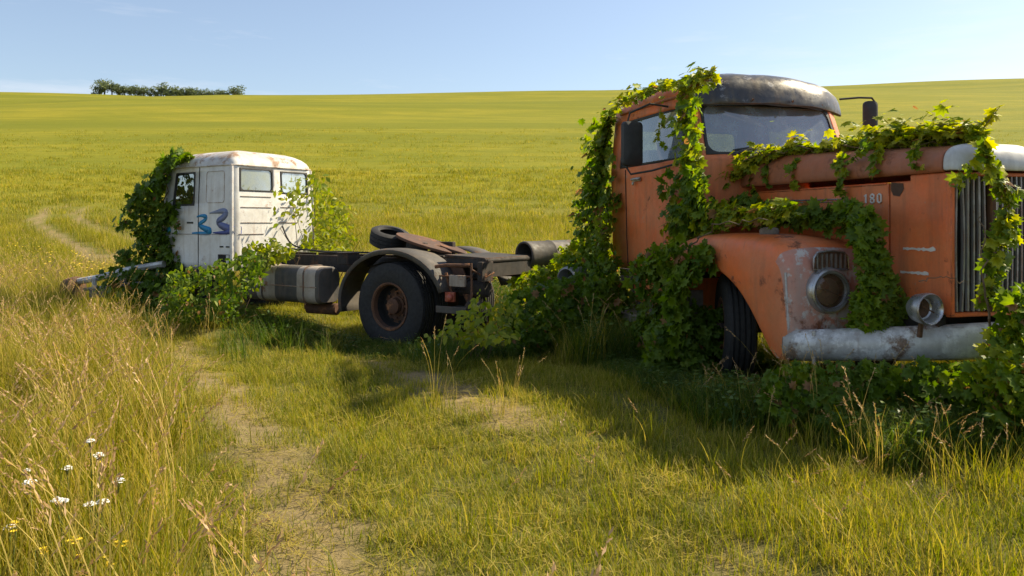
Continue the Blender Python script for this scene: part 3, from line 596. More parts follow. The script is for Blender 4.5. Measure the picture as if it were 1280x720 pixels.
# --- chassis, axle, wheels
c = MB()
for t in (.34, -.34): c.box(L(-4.6, t, .78), (9.0, .07, .2)); c.box(L(-4.6, t-math.copysign(.03, t), .87), (9.0, .1, .02))
for s in (-.4, -2.0, -4.0, -6.0, -7.6, -9.0): c.box(L(s, 0, .78), (.08, .68, .16))
c.tube([L(-2.3, 1.0, .5), L(-2.3, -1.0, .5)], .06, 10); c.tube([L(-7.9, 1.0, .5), L(-7.9, -1.0, .5)], .08, 10); c.build('chassis_frame', M['black_steel'], ot, bevel=.006)
e = MB(); e.box(L(-1.7, 0, 1.25), (1.7, .48, .85)); e.tube([L(-2.5, .1, 1.75), L(-.9, .1, 1.78)], .09, 12); e.box(L(-.8, 0, 1.4), (.2, .6, .8)); e.build('engine', M['engine'], ot, bevel=.03)
for t in (.91, -.91):
    wh = bpy.data.objects.new('wheel', None); COL.objects.link(wh); wh.parent = ot; wh.location = L(-2.3, t*.90, .53); wh.rotation_euler.z = R(-22)
    tyre_parts('wheel', wh, (0, 0, 0), (0, -math.copysign(1, t), 0), .53, .30, .27)
for t in (.80, -.80):
    wh = bpy.data.objects.new('wheel', None); COL.objects.link(wh); wh.parent = ot; wh.location = L(-7.9, t, .45)
    tyre_parts('wheel', wh, (0, 0, 0), (0, -math.copysign(1, t), 0), .50, .34, .27)
q = MB(); q.box(L(-2.86, 1.0, .48), (.04, .24, .72)); q.build('mud_flap', M['grey'], ot, bevel=.006)
# rear-deck drums: a hollow steel drum lying across the frame and a smaller ringed tank
def drum(px0, px1, py, rad, Yz, name):
    pass
q = MB(); a0 = PY(655, 319, 11.6); a1 = PY(712, 316, 12.2); inv = Matrix.Rotation(-math.atan2(OF.y, OF.x), 4, 'Z') @ Matrix.Translation(-OO)
a0 = inv @ a0; a1 = inv @ a1; axd = (a1-a0).normalized(); ln = (a1-a0).length
q.lathe([(0, .17), (-.01, .185), (0, .20), (.02, .205), (.04, .2), (ln*.5, .2), (ln*.5+.01, .207), (ln*.5+.03, .207), (ln*.5+.04, .2), (ln, .2), (ln, .02), (ln-.01, .02), (ln-.01, .16), (ln*.3, .16), (0, .17)], a0, axd, 32, cap=False); q.build('air_drum', M['mudguard'], ot)
q = MB(); b0_ = inv @ PY(708, 350, 10.8); b1_ = inv @ PY(760, 345, 11.4); axd = (b1_-b0_).normalized()
q.lathe([(.3, .02), (.29, .14), (0, .145), (-.01, .15), (0, .175), (.03, .182), (.06, .175), (.07, .165), (.5, .165), (.5, .02)], b0_, axd, 28, cap=False); q.build('air_drum', M['slat'], ot)

# ================================================================== WHITE TRUCK
wt = empty('abandoned_truck', WO, math.atan2(WF.y, WF.x))
tag(wt, 'white cab-over truck without a load bed, cab half swallowed by ivy, seen from behind', 'truck', 'abandoned trucks in the meadow')
def Lw(s, t, z): return Vector((s, t, z))
wplan = [(0, 0), (0, .45), (0, .76), (.015, .815), (.05, .855), (.11, .875), (.6, .882), (1.2, .882), (1.8, .872), (2.02, .84), (2.14, .74), (2.2, .5), (2.22, 0)]
wplan = wplan+[(s, -t) for s, t in wplan[-2:0:-1]]
def wfn(s, t, z):
    if z > 1.75: k = z-1.75; s2 = s-.30*k*max(0, (s-1.2)/1.0); s = s2+.05*k*max(0, 1-s*2); t *= 1-.045*k
    if z > 2.52: k = min(1, (z-2.52)/.28); f = 1-.62*(1-math.sqrt(max(0, 1-k*k))); t *= f; s = 1.0+(s-1.0)*f
    return s, t, z
shw = Shell(wplan, wfn, 1); shw.cx = 1.1; shw.flank = .7; shw.fr = .9
wf = lambda s: shw.u_of(s, 1); wf2 = lambda s: shw.u_of(s, -1); wr = lambda t: shw.u_of(t, 'r'); wfr = lambda t: shw.u_of(t, 'f')
ra, rb = wr(.735), wr(.05); r1 = (min(ra, rb), max(ra, rb), 2.09, 2.47); r2 = (shw.L-wr(.74), shw.L-.13, 2.07, 2.45)
dw = hole(wf(1.02), wf(1.66), 1.86, 2.42); dw2 = hole(wf2(1.02), wf2(1.66), 1.86, 2.42); wwd = hole(wfr(.66), wfr(-.66), 1.72, 2.40)
mb = shw.skin([.78, .9, 1.1, 1.37, 1.6, 1.75, 1.9, 2.2, 2.4, 2.50, 2.56, 2.62, 2.68, 2.73, 2.77, 2.795, 2.8], [r1, r2, dw, dw2, wwd])
b0 = [i for i, v in enumerate(mb.v) if abs(v[2]-2.8) < 1e-4]; mb.v.append((1.0, 0, 2.83)); ci = len(mb.v)-1
for i, a in enumerate(b0): mb.f.append((a, b0[(i+1) % len(b0)], ci)); mb.mi.append(1)
for i, f in enumerate(mb.f):
    if min(mb.v[j][2] for j in f) > 2.49: mb.mi[i] = 1
wcab = mb.build('cab', [M['white'], M['white_roof']], wt, sharp=45, solid=.025)
q = MB(); q.tube([shw.F(u, 2.515, .012) for u in np.linspace(0, shw.L, 60, endpoint=False)], .014, 6, closed=True); q.build('drip_rail', M['white_roof'], wt)
for h, nm, gm in ((r1, 'rear_window', 'glass_milky'), (r2, 'rear_window', 'glass_milky'), (dw, 'side_window', 'glass_dark'), (dw2, 'side_window', 'glass_dark'), (wwd, 'windshield', 'glass')):
    wn = shw.frame(h, .055, .02, .014).build(nm, M['seal'], wt); shw.pane(h, .055, .02).build('pane', M[gm], wn)
# pressed ribs on the back wall
def ub(w0): return wr(.875-w0) if w0 < .875 else shw.L-wr(w0-.875)
q = MB()
for z, w0, w1 in ((2.0, .16, .78), (1.82, .16, .78), (1.565, .16, .80), (1.565, .95, 1.35), (1.375, .12, .62), (1.83, .98, 1.3)):
    a = .875-w0; b_ = .875-w1; q.tube([Lw(-.004+.0125*max(0, z-1.75)*0, a+(b_-a)*i/6, z) + Vector((.05*max(0, z-1.75), 0, 0)) for i in range(7)], .0085, 5)
q.build('panel_rib', M['slat'], wt)
# corner posts proud of the wall
q = MB(); q.tube([Lw(.045, .862, z) if z < 1.75 else Lw(.045+.05*(z-1.75), .862*(1-.045*(z-1.75)), z) for z in (.66, 1.0, 1.4, 1.75, 2.1, 2.5)], .030, 10); q.build('corner_post', M['white'], wt)
q = MB(); q.tube([Lw(.045, -.862, z) if z < 1.75 else Lw(.045+.05*(z-1.75), -.862*(1-.045*(z-1.75)), z) for z in (.72, 1.0, 1.4, 1.75, 2.1, 2.5)], .030, 10); q.build('corner_post', M['white'], wt)
# door shut line, handle, blank panel, seam, lower box, marker lights
for sg, un in ((1, wf), (-1, wf2)):
    q = MB(); q.tube([shw.F(un(.90), z, .003) for z in (2.5, 2.0, 1.6, 1.2, .8)]+[shw.F(un(1.9), z, .003) for z in (.8, 1.2, 1.6, 2.0)], .008, 5); dd = q.build('door', M['dark'], wt)
    q = MB(); q.box(shw.F(un(1.13), 1.565, .003), (.17, .012, .03)); q.build('handle', M['seal'], dd, bevel=.003)
q = MB(); q.tube(shw.rr((wf(.22), wf(.70), 1.90, 2.42) if wf(.22) < wf(.70) else (wf(.70), wf(.22), 1.9, 2.42), .05, 0, off=.004), .006, 5, closed=True); q.build('blank_panel', M['white_roof'], wt)
q = MB(); q.tube([shw.F(u, 1.37, .004) for u in np.linspace(wf(.14), wf(1.9), 16)], .006, 5); q.build('waist_seam', M['slat'], wt)
q = MB(); q.prism([shw.F(wf(s), z, .004) for s, z in ((.08, .84), (.36, .84), (.36, 1.04), (.08, 1.04))], (0, .003, 0), mi=1); q.tube([shw.F(wf(s), z, .006) for s, z in ((.08, .84), (.36, .84), (.36, 1.04), (.08, 1.04))], .008, 5, closed=True, mi=0)
for s in (.12, .28): q.box(shw.F(wf(s), 1.17, .005), (.09, .008, .022), mi=1)
q.build('air_vent', [M['slat'], M['dark']], wt)
# painted emblem: two brushed strokes, each a wide curved ribbon
def ribbon(pts, name, c0, c1):
    """pts: (s, z, width) along the brush stroke"""
    P = [Vector(p) for p in pts]; Q = []
    for i in range(len(P)-1):
        p0, p1, p2, p3 = P[max(i-1, 0)], P[i], P[i+1], P[min(i+2, len(P)-1)]
        for j in range(6):
            t = j/6; Q.append(.5*((2*p1)+(p2-p0)*t+(2*p0-5*p1+4*p2-p3)*t*t+(-p0+3*p1-3*p2+p3)*t**3))
    Q.append(P[-1]); V = []; tint = []
    for i, q_ in enumerate(Q):
        a = Q[max(i-1, 0)]; b_ = Q[min(i+1, len(Q)-1)]; d_ = Vector((b_.x-a.x, b_.y-a.y)); d_.normalize(); nn = Vector((-d_.y, d_.x))*q_.z/2
        for sg in (1, -1): V.append(shw.F(wf(q_.x+nn.x*sg), q_.y+nn.y*sg, .0035)); tint.append(i/(len(Q)-1))
    F_ = np.array([(2*i, 2*i+1, 2*i+3, 2*i+2) for i in range(len(Q)-1)]); k2 = NT(name+'_paint'); a = k2.attr('tint').outputs['Fac']
    rp = k2.new('ShaderNodeValToRGB'); e = rp.color_ramp.elements; e[0].color = S(c0); e[1].color = S(c1); k2.link(a, rp.inputs[0]); k2.col(rp.outputs[0]); k2.b.inputs['Roughness'].default_value = .5
    o = mesh_np(name, [tuple(v) for v in V], F_, k2.m, wt, attrs={'tint': tint}); md = o.modifiers.new('thickness', 'SOLIDIFY'); md.thickness = .002; return o
def sz(px, py): v = PW(px, py, .885); r_ = v-WO; return (r_.dot(WF), v.z)
def E(lst): return [(*sz(a, b), wd*1.35) for a, b, wd in lst]
ribbon(E([(246, 271, .02), (252, 269.6, .035), (257, 271, .06), (256, 275, .05), (250, 279.5, .05), (251, 283, .06), (258, 286.5, .08), (262, 289, .09), (257, 291.5, .05), (248, 291.6, .04), (240, 291.5, .02)]), 'emblem_stroke', (.02, .22, .42), (.0, .19, .40))
ribbon(E([(262, 266.5, .015), (270, 265, .04), (278, 263.8, .07), (282, 266, .08), (279, 271.5, .08), (272.5, 276.5, .07), (275, 281, .08), (283, 285, .10), (289, 288, .09), (283, 290.4, .05), (272, 291, .03), (266, 291, .01)]), 'emblem_stroke', (.22, .25, .34), (.02, .035, .22))
ribbon(E([(207, 289, .03), (210, 287, .10), (213, 290, .03)]), 'emblem_stroke', (.02, .3, .42), (.02, .26, .42))
# interior of the white cab
q = MB(); q.box(Lw(1.1, 0, .85), (2.0, 1.6, .06)); q.build('cab_floor', M['dark'], wt)
for t in (-.4, .4):
    d = MB(); d.box(Lw(.75, t, 1.35), (.5, .5, .15)); d.box(Lw(.5, t, 1.65), (.12, .5, .55)); d.build('seat', M['seat_blue'], wt, bevel=.04)
# chassis
c = MB()
for t in (.36, -.36):
    c.box(Lw(-1.35, t, .93), (6.9, .012, .24)); c.box(Lw(-1.35, t-math.copysign(.04, t), 1.05), (6.9, .09, .014)); c.box(Lw(-1.35, t-math.copysign(.04, t), .81), (6.9, .09, .014))
for s in (-1.2, -2.6, -4.2, -4.7, .4): c.box(Lw(s, 0, .94), (.09, .70, .18))
c.box(Lw(-4.81, 0, .95), (.05, 1.15, .22)); c.tube([Lw(-3.40, .8, .40), Lw(-3.40, -.8, .40)], .07, 10); c.lathe([(-.17, .05), (-.12, .15), (0, .2), (.12, .15), (.17, .05)], Lw(-3.40, 0, .40), (0, 1, 0), 20)
for t in (.48, -.48):
    c.box(Lw(-3.446, t, .74), (1.3, .08, .05)); c.box(Lw(-3.446, t, .79), (.9, .08, .04)); c.box(Lw(-3.446, t, .69), (.7, .08, .04))
c.build('chassis_frame', M['black_steel'], wt, bevel=.004)
for sg in (1, -1):
    for t in (.72, .42):
        wh = bpy.data.objects.new('wheel', None); COL.objects.link(wh); wh.parent = wt; wh.location = Lw(-3.40, sg*t, .40)
        tyre_parts('wheel', wh, (0, 0, 0), (0, sg, 0), .61, .29, .32)
    wh = bpy.data.objects.new('wheel', None); COL.objects.link(wh); wh.parent = wt; wh.location = Lw(1.2, sg*.72, .40)
    tyre_parts('wheel', wh, (0, 0, 0), (0, sg, 0), .55, .27, .29)
    # mudguard arch
    g = MB(); rings = []
    for a in np.linspace(R(163), R(-12), 24):
        cx, cz = -3.446-math.cos(a)*1.0*1 if False else -3.446+math.cos(a)*1.0*-1*-1, .43+math.sin(a)*.77
        cx = -3.446-math.cos(math.pi-a)*1.0
        o_ = Vector((math.cos(a), 0, math.sin(a)))
        rings.append([Lw(-3.446-math.cos(a)*-1.0*1, sg*.44, cz), Lw(-3.446+math.cos(a), sg*.86, cz), Lw(-3.446+math.cos(a), sg*.90, cz)-o_*.015, Lw(-3.446+math.cos(a), sg*.905, cz)-o_*.07])
    g.loft(rings, cap=False, ring_closed=False); g.build('mudguard', M['mudguard'], wt, solid=.012)
# (local +s is forward, so the arch is symmetric about the axle)
q = MB(); q.box(Lw(-4.503, .62, .40), (.5, .45, .05)); q.box(Lw(-4.503, .86, .42), (.5, .03, .09)); q.build('step_plate', M['mudguard'], wt, bevel=.006)
q = MB(); q.tube([Lw(-4.231, .86, .98), Lw(-4.367, .80, 1.0), Lw(-4.584, .7, 1.0), Lw(-4.646, .6, 1.0)], .025, 8); q.tube([Lw(-4.274, .84, .86), Lw(-4.739, .75, .86)], .012, 6); q.tube([Lw(-4.770, .78, 1.04), Lw(-4.782, .78, .75), Lw(-4.770, .78, .52)], .016, 8); q.tube([Lw(-4.367, .8, .9), Lw(-4.429, .75, .62)], .02, 6); q.tube([Lw(-4.801, .8, .95), Lw(-4.863, .6, .85), Lw(-4.863, .4, .9)], .014, 6)
q.tube([Lw(-4.770, .78, .52), Lw(-4.751, .7, .45), Lw(-4.615, .6, .5)], .012, 6); q.build('brake_piping', M['rust'], wt)
q = MB(); q.box(Lw(-4.565, .80, .80), (.26, .04, .15)); q.build('number_plate_holder', M['tank_bare'], wt, bevel=.006)
q = MB(); q.box(Lw(-4.441, .80, .585), (.15, .05, .13)); q.lathe([(0, .05), (.04, .045), (.05, .01)], Lw(-4.466, .83, .58), (0, 1, 0), 16); q.build('tail_light', M['red'], wt, bevel=.01)
q = MB(); q.lathe([(-.09, .10), (-.08, .13), (.08, .13), (.09, .10)], Lw(-4.789, .72, .42), (.3, 1, 0), 20); q.build('air_tank', M['black_steel'], wt)
q = MB(); q.lathe([(-.2, .09), (-.18, .11), (.25, .11), (.27, .09)], Lw(-4.615, .45, .68), (1, 0, 0), 20); q.build('air_tank', M['black_steel'], wt)
for k_, P in enumerate(([(-.1, .2, 1.3), (-.5, .25, 1.15), (-1.0, .15, 1.12), (-1.6, .3, 1.1), (-2.2, .25, 1.09)], [(-.05, -.1, 1.5), (-.35, -.05, 1.2), (-.9, -.1, 1.1), (-1.8, .05, 1.1), (-2.6, .0, 1.1)], [(-2.3, .46, .98), (-2.7, .52, .92), (-3.1, .50, 1.0), (-3.9, .5, .96), (-4.5, .48, .84)], [(-4.0, .52, .75), (-4.3, .6, .62), (-4.5, .66, .7), (-4.7, .6, .9)])):
    q = MB(); q.tube(wig_([Lw(*p) for p in P]), .014, 6); q.build('air_hose', M['rubber'], wt)
for s in (-2.75, -4.05):
    q = MB(); q.box(Lw(s, .47, .78), (.10, .07, .16)); q.lathe([(-.06, .03), (.06, .03)], Lw(s, .49, .73), (0, 1, 0), 10); q.build('spring_hanger', M['rust'], wt, bevel=.008)
q = MB(); q.prism([Lw(-4.2, .50, 1.0), Lw(-4.42, .50, 1.0), Lw(-4.62, .50, .5), Lw(-4.5, .50, .5)], (0, .03, 0)); q.build('stay', M['rust'], wt, bevel=.004)
q = MB(); q.box(Lw(-2.25, .5, 1.02), (.22, .25, .16)); q.box(Lw(-2.25, .5, 1.11), (.24, .27, .02)); q.build('battery_box', M['black_steel'], wt, bevel=.01)
# rear deck plates
q = MB(); q.prism([Lw(-4.150, .56, 1.10), Lw(-4.150, -.5, 1.10), Lw(-4.832, -.52, 1.07), Lw(-4.832, .52, 1.07)], (0, 0, .03)); q.box(Lw(-4.491, .52, 1.03), (.66, .03, .14)); q.box(Lw(-4.491, -.52, 1.03), (.66, .03, .14)); q.tube([Lw(-4.820, .56, 1.06), Lw(-4.820, -.56, 1.06)], .035, 8)
q.box(Lw(-4.832, .55, .92), (.08, .25, .26)); q.build('rear_deck', M['black_steel'], wt, bevel=.006)
# fifth wheel: tilted round coupling plate with throat
rot = Matrix.Rotation(R(-15), 3, 'Y') @ Matrix.Rotation(R(5), 3, 'X'); ctr = Lw(-3.50, .05, 1.27); P = []
for a in np.linspace(R(200), R(520), 30): P.append((math.cos(a)*.56, math.sin(a)*.50))
P += [(-.30, .05), (-.12, .08), (-.1, -.08), (-.30, -.06)]
q = MB(); q.prism([ctr+rot @ Vector((x, y, 0)) for x, y in P], rot @ Vector((0, 0, -.04))); q.build('coupling_plate', M['rust'], wt, bevel=.008)
q = MB(); q.box(Lw(-3.45, .32, 1.16), (.35, .08, .24)); q.box(Lw(-3.45, -.32, 1.16), (.35, .08, .24)); q.box(Lw(-3.45, 0, 1.08), (.8, .9, .03)); q.build('coupling_bracket', M['black_steel'], wt, bevel=.01)
# fuel tank on the near side
def rrect(w_, h_, r, n=5):
    P = []
    for cx, cz, a0 in ((w_/2-r, h_/2-r, 0), (-w_/2+r, h_/2-r, 90), (-w_/2+r, -h_/2+r, 180), (w_/2-r, -h_/2+r, 270)):
        for i in range(n+1): a = R(a0+90*i/n); P.append((cx+r*math.cos(a), cz+r*math.sin(a)))
    return P
P = rrect(.46, .56, .13); rings = []; mis = []
ss = [-.30, -.34, -.40, -.62, -.63, -.66, -1.05, -1.06, -1.09, -1.55, -1.58, -1.95, -1.99, -2.01]
for s in ss:
    e_ = min(abs(s+.30), abs(s+2.01)); sc = 1-.10*max(0, 1-e_/.06)**2+(.012 if s in (-.63, -1.06, -1.58) else 0)
    rings.append([Lw(s, .66+y*sc, .62+z*sc) for y, z in P])
q = MB(); q.loft(rings); nP = len(P)
for i in range(len(q.f)-2):
    k_ = i//nP; q.mi[i] = 1 if ss[k_] in (-.62, -.63, -.66) or k_ in (9, 10) else 0
for s in (-.75, -1.7): q.tube([Lw(s, .66+y*1.03, .62+z*1.03) for y, z in P], .012, 6, closed=True, mi=0)
q.tube([Lw(-.32, .893, .60), Lw(-1.98, .893, .60)], .006, 5, mi=1)
tk = q.build('fuel_tank', [M['tank'], M['tank_bare']], wt)
q = MB(); q.lathe([(0, .05), (.05, .05), (.06, .04)], Lw(-.7, .66, .895), (0, 0, 1), 16); q.build('filler_cap', M['rust'], tk)
q = MB(); q.lathe([(-.3, .07), (-.28, .09), (.28, .09), (.3, .07)], Lw(-1.75, .55, .25), (1, .1, 0), 18); q.build('air_tank', M['rust'], wt)
# old tyre thrown behind the coupling (a thing of its own)
def loose_tyre(loc, axis, Rt, w_, label):
    t = empty('old_tyre', loc); tag(t, label, 'tyre'); m_ = MB(); h = w_/2
    prof = [(-h*.7, Rt*.56), (-h, Rt*.66), (-h, Rt*.84), (-h*.8, Rt*.985), (-h*.3, Rt), (-h*.26, Rt-.015), (-h*.2, Rt), (h*.2, Rt), (h*.26, Rt-.015), (h*.3, Rt), (h*.8, Rt*.985), (h, Rt*.84), (h, Rt*.66), (h*.7, Rt*.56), (h*.6, Rt*.6), (h*.6, Rt*.9), (-h*.6, Rt*.9), (-h*.6, Rt*.6)]
    m_.lathe(prof, (0, 0, 0), axis, 40, closed=True); m_.build('casing', M['rubber'], t, sharp=40); return t
tp = ww(-2.72, .10, 1.33); loose_tyre(tp, Vector((.22, -.28, 1)), .30, .24, 'black worn tyre leaning on the white truck chassis behind the rusty coupling plate')

# ---- fallen bumper piece in front of the white cab
fb = empty('broken_bumper', (0, 0, 0)); tag(fb, 'broken grey bumper frame half buried in grass left of the ivy-covered cab', 'vehicle wreckage')
gl = lambda px, py, Y: PY(px, py, Y)
q = MB(); q.tube([gl(97, 352, 14.4), gl(120, 348, 14.3), gl(158, 338, 14.0), gl(205, 330, 13.8)], .06, 8); q.build('top_rail', M['bumper'], fb, bevel=.0)
q = MB(); q.tube([gl(105, 362, 14.3), gl(152, 356, 14.0), gl(200, 352, 13.7)], .03, 8); q.build('lower_rail', M['slat'], fb)
q = MB(); a = gl(152, 352, 13.95); q.box(a, (.13, .10, .38)); q.build('upright', M['bumper'], fb, bevel=.02); q = MB(); q.box(gl(118, 358, 14.2), (.07, .08, .3)); q.build('upright', M['bumper'], fb, bevel=.02)
q = MB(); a = gl(91, 361, 14.4); q.lathe([(-.12, .08), (-.10, .2), (.10, .22), (.14, .1)], a, (1, -.3, .1), 14); q.lathe([(-.1, .06), (.2, .06)], a-Vector((.1, 0, .02)), (1, -.2, .1), 10); q.build('end_housing', M['rust'], fb)
q = MB(); q.box(gl(130, 366, 14.05), (.5, .06, .16)); q.build('lamp_panel', M['grey'], fb, bevel=.01)

# ================================================================== vines and bushes
def lobed(n5=True):
    ang = [0, 22, 40, 62, 82, 112, 140, 180]; rad = [1, .62, .88, .50, .78, .45, .52, .18]
    P = [(0, 0, 0)]; out = [(math.radians(a), r) for a, r in zip(ang, rad)]; full = [(a, r) for a, r in out]+[(-a, r) for a, r in out[-2:0:-1]]
    V = [(0, .0, .0)]
    for a, r in full: V.append((math.sin(a)*r*.62, (math.cos(a)*r+.25)*.62, -.10*abs(math.sin(a))*r-.08*max(0, math.cos(a))*r))
    V = np.array(V); n = len(full); F = np.array([(0, 1+i, 1+(i+1) % n) for i in range(n)]); return V, F
def ovate():
    V = np.array([(0, 0, 0), (.22, .3, .03), (.26, .55, .0), (0, 1, -.12), (-.26, .55, .0), (-.22, .3, .03), (0, .5, -.03)]); F = np.array([(0, 1, 6), (1, 2, 6), (2, 3, 6), (3, 4, 6), (4, 5, 6), (5, 0, 6)]); return V*np.array([.95, 1, 1]), F
LOB, OVA = lobed(), ovate()
def leaves(pts, nrm, size, tmpl, tint, droop=.5, jit=.55):
    """one leaf per point; nrm is the mean facing, tips hang down by droop"""
    n = len(pts); V0, F0 = tmpl; N = nrm+rng.normal(0, jit, (n, 3)); N /= np.linalg.norm(N, axis=1)[:, None]+1e-9
    T = rng.normal(0, .6, (n, 3))+np.array([0, 0, -droop]); T -= N*(T*N).sum(1)[:, None]; T /= np.linalg.norm(T, axis=1)[:, None]+1e-9; B = np.cross(T, N)
    sz_ = size*1.32*(.4+1.0*rng.uniform(0, 1, n)**1.3); curl = rng.uniform(.3, 2.2, n)
    V = pts[:, None, :]+sz_[:, None, None]*(V0[None, :, 0, None]*B[:, None, :]+V0[None, :, 1, None]*T[:, None, :]+(V0[None, :, 2]*curl[:, None])[..., None]*N[:, None, :])
    F = F0[None]+(np.arange(n)*len(V0))[:, None, None]; return V.reshape(-1, 3), F.reshape(-1, 3), np.repeat(tint, len(V0))
def plant(name, label, cat, chunks, base, mat, group=None, stems=(), tmpl=LOB, leafname='foliage'):
    """chunks: list of (pts, nrm, size, tint); stems: list of (polyline, radius)"""
    r = empty(name, base); tag(r, label, cat, group); b = np.array(base); Vs, Fs, Ts = [], [], []; off = 0
    for pts, nrm, size, tint in chunks:
        if not len(pts): continue
        V, F, T = leaves(np.asarray(pts), np.asarray(nrm), size, tmpl, np.where(rng.uniform(0, 1, len(pts)) < .03, .99, np.clip(tint, 0, .95))); Vs.append(V); Fs.append(F+off); Ts.append(T); off += len(V)
    mesh_np(leafname, np.concatenate(Vs)-b, np.concatenate(Fs), mat, r, attrs={'tint': np.concatenate(Ts)})
    if stems:
        m_ = MB()
        for P, rad in stems: m_.tube([Vector(p)-Vector(base) for p in P], [rad*(1-.7*i/max(1, len(P)-1)) for i in range(len(P))], 5)
        m_.build('stem', M['stem'], r)
    return r
def poly_pts(P, n, f, depth, nvec, size, tlo=0., thi=1., bump=.10):
    """scatter inside an outline given on a plane of a truck; depth is how far the mass stands out along nvec"""
    P = np.array(P, float); lo, hi = P.min(0), P.max(0); out = []
    while len(out) < n:
        q = rng.uniform(lo, hi, (n*2, 2)); out += list(q[in_poly(q[:, 0], q[:, 1], P)])
    q = np.array(out[:n]); W = np.array([tuple(f(a, b)) for a, b in q]); nv = np.array(nvec)
    lum = (vnoise(W[:, 0]*1+W[:, 1]*.7+50, W[:, 2]+50, .28)-.3)*bump*2+(vnoise(W[:, 0]+W[:, 1]+9, W[:, 2]+9, .13)-.5)*bump
    dd = rng.uniform(0, 1, n)**.6*depth+lum*1.0; W = W+nv*np.clip(dd, .01, None)[:, None]+rng.normal(0, .015, (n, 3))
    N = np.tile(nv*.9+np.array([0, 0, .35]), (n, 1)); tint = np.clip(rng.uniform(tlo, thi, n)*.75+.25*vnoise(W[:, 0], W[:, 2], .2), 0, 1)
    return (W, N, size, tint)
def strand_pts(path, n, rad, nvec, size, tlo=0, thi=1, sag=0):
    P = np.array([tuple(p) for p in path]); d = np.r_[0, np.cumsum(np.linalg.norm(np.diff(P, axis=0), axis=1))]; u = rng.uniform(0, d[-1], n)
    C = np.stack([np.interp(u, d, P[:, i]) for i in range(3)], 1); cl = .12+1.75*vnoise(u*1.0+P[0, 0]*7, np.zeros(n)+P[0, 2], .21)**1.4; cl = np.where(rng.uniform(0, 1, n) < .06, 1.7, cl)
    off = rng.normal(0, 1, (n, 3)); off /= np.linalg.norm(off, axis=1)[:, None]; off *= (rng.uniform(0, 1, n)**.6*rad*cl)[:, None]
    nv = np.array(nvec); off += nv*np.clip(-(off*nv).sum(1), 0, None)[:, None]*1.6
    W = C+off; W[:, 2] -= sag*rng.uniform(0, 1, n)**3; N = np.tile(nv*.7+np.array([0, 0, .5]), (n, 1))+off/rad*.5; return (W, N, size, np.clip(rng.uniform(tlo, thi, n), 0, 1))
def wig(path, amp=.03, m=6):
    P = [Vector(p) for p in path]; out = []
    for a, b in zip(P[:-1], P[1:]):
        for j in range(m): out.append(a.lerp(b, j/m)+Vector(rng.normal(0, amp, 3)))
    out.append(P[-1]); return out
gv = 'climbing vines on the abandoned trucks'
# along the rear corner of the orange cab
rp = [PO(a, b, 1.12) for a, b in ((735, 420), (748, 340), (748, 280), (752, 225), (756, 175), (762, 145), (784, 124), (825, 110), (870, 100))]
plant('climbing_vine', 'long vine climbing the rear edge of the orange cab up to its roof', 'climbing vine',
      [strand_pts(rp[1:5], 900, .26, ON*.5-OF*.6, .10, 0, .7), strand_pts(rp[3:6], 260, .17, ON*.6-OF*.4, .095, .1, .8), poly_pts([(733, 150), (765, 140), (775, 200), (770, 330), (728, 330), (738, 240)], 190, lambda a, b: PO(a, b, 1.12), .10, ON, .10, .1, .8, .05), strand_pts(rp[5:], 300, .11, (-.2, -.4, .8), .085, .35, 1),
       poly_pts([(738, 230), (772, 235), (782, 300), (792, 350), (730, 370), (732, 300)], 620, lambda a, b: PO(a, b, 1.12), .22, ON, .10, 0, .6, .14),
       poly_pts([(700, 330), (760, 315), (790, 345), (800, 400), (790, 450), (700, 455), (672, 430), (680, 380)], 1300, lambda a, b: PO(a, b, 1.12), .45, ON, .10, 0, .45, .2)],
      ow(-5.2, 1.3, 0), M['ivy'], gv, [(wig(rp, .03), .016), (wig([p+Vector((.05, .05, 0)) for p in rp[:6]], .04), .012)])
# down the windshield pillar
ap = [PO(a, b, 1.08) for a, b in ((890, 92), (870, 104), (855, 114), (862, 150), (868, 185), (862, 215), (868, 250), (850, 290))]
plant('climbing_vine', 'vine hanging down the windshield pillar of the orange cab with pale leaves at its top', 'climbing vine',
      [strand_pts(ap[:3], 190, .13, (0, -.5, .8), .085, .4, 1), strand_pts(ap[2:5], 130, .09, ON*.6+OF*.5, .085, .3, .9), strand_pts(ap[4:6], 90, .10, ON*.6+OF*.5, .09, .3, .9), strand_pts(ap[5:], 260, .17, ON*.6+OF*.5, .095, .0, .6),
       poly_pts([(845, 125), (880, 125), (886, 200), (890, 250), (880, 285), (825, 290), (835, 240), (848, 200)], 230, lambda a, b: PO(a, b, 1.06), .08, ON, .10, .1, .85, .05), strand_pts([PO(a, b, 1.1) for a, b in ((826, 120), (828, 150), (822, 170), (836, 190))], 22, .08, ON, .07, .3, .8),
       strand_pts([PO(a, b, 1.08) for a, b in ((845, 235), (838, 255), (843, 275))], 26, .08, ON, .09, .0, .5)],
      ow(-3.0, 1.1, 1.2), M['ivy'], gv, [(wig(ap, .02), .012)])
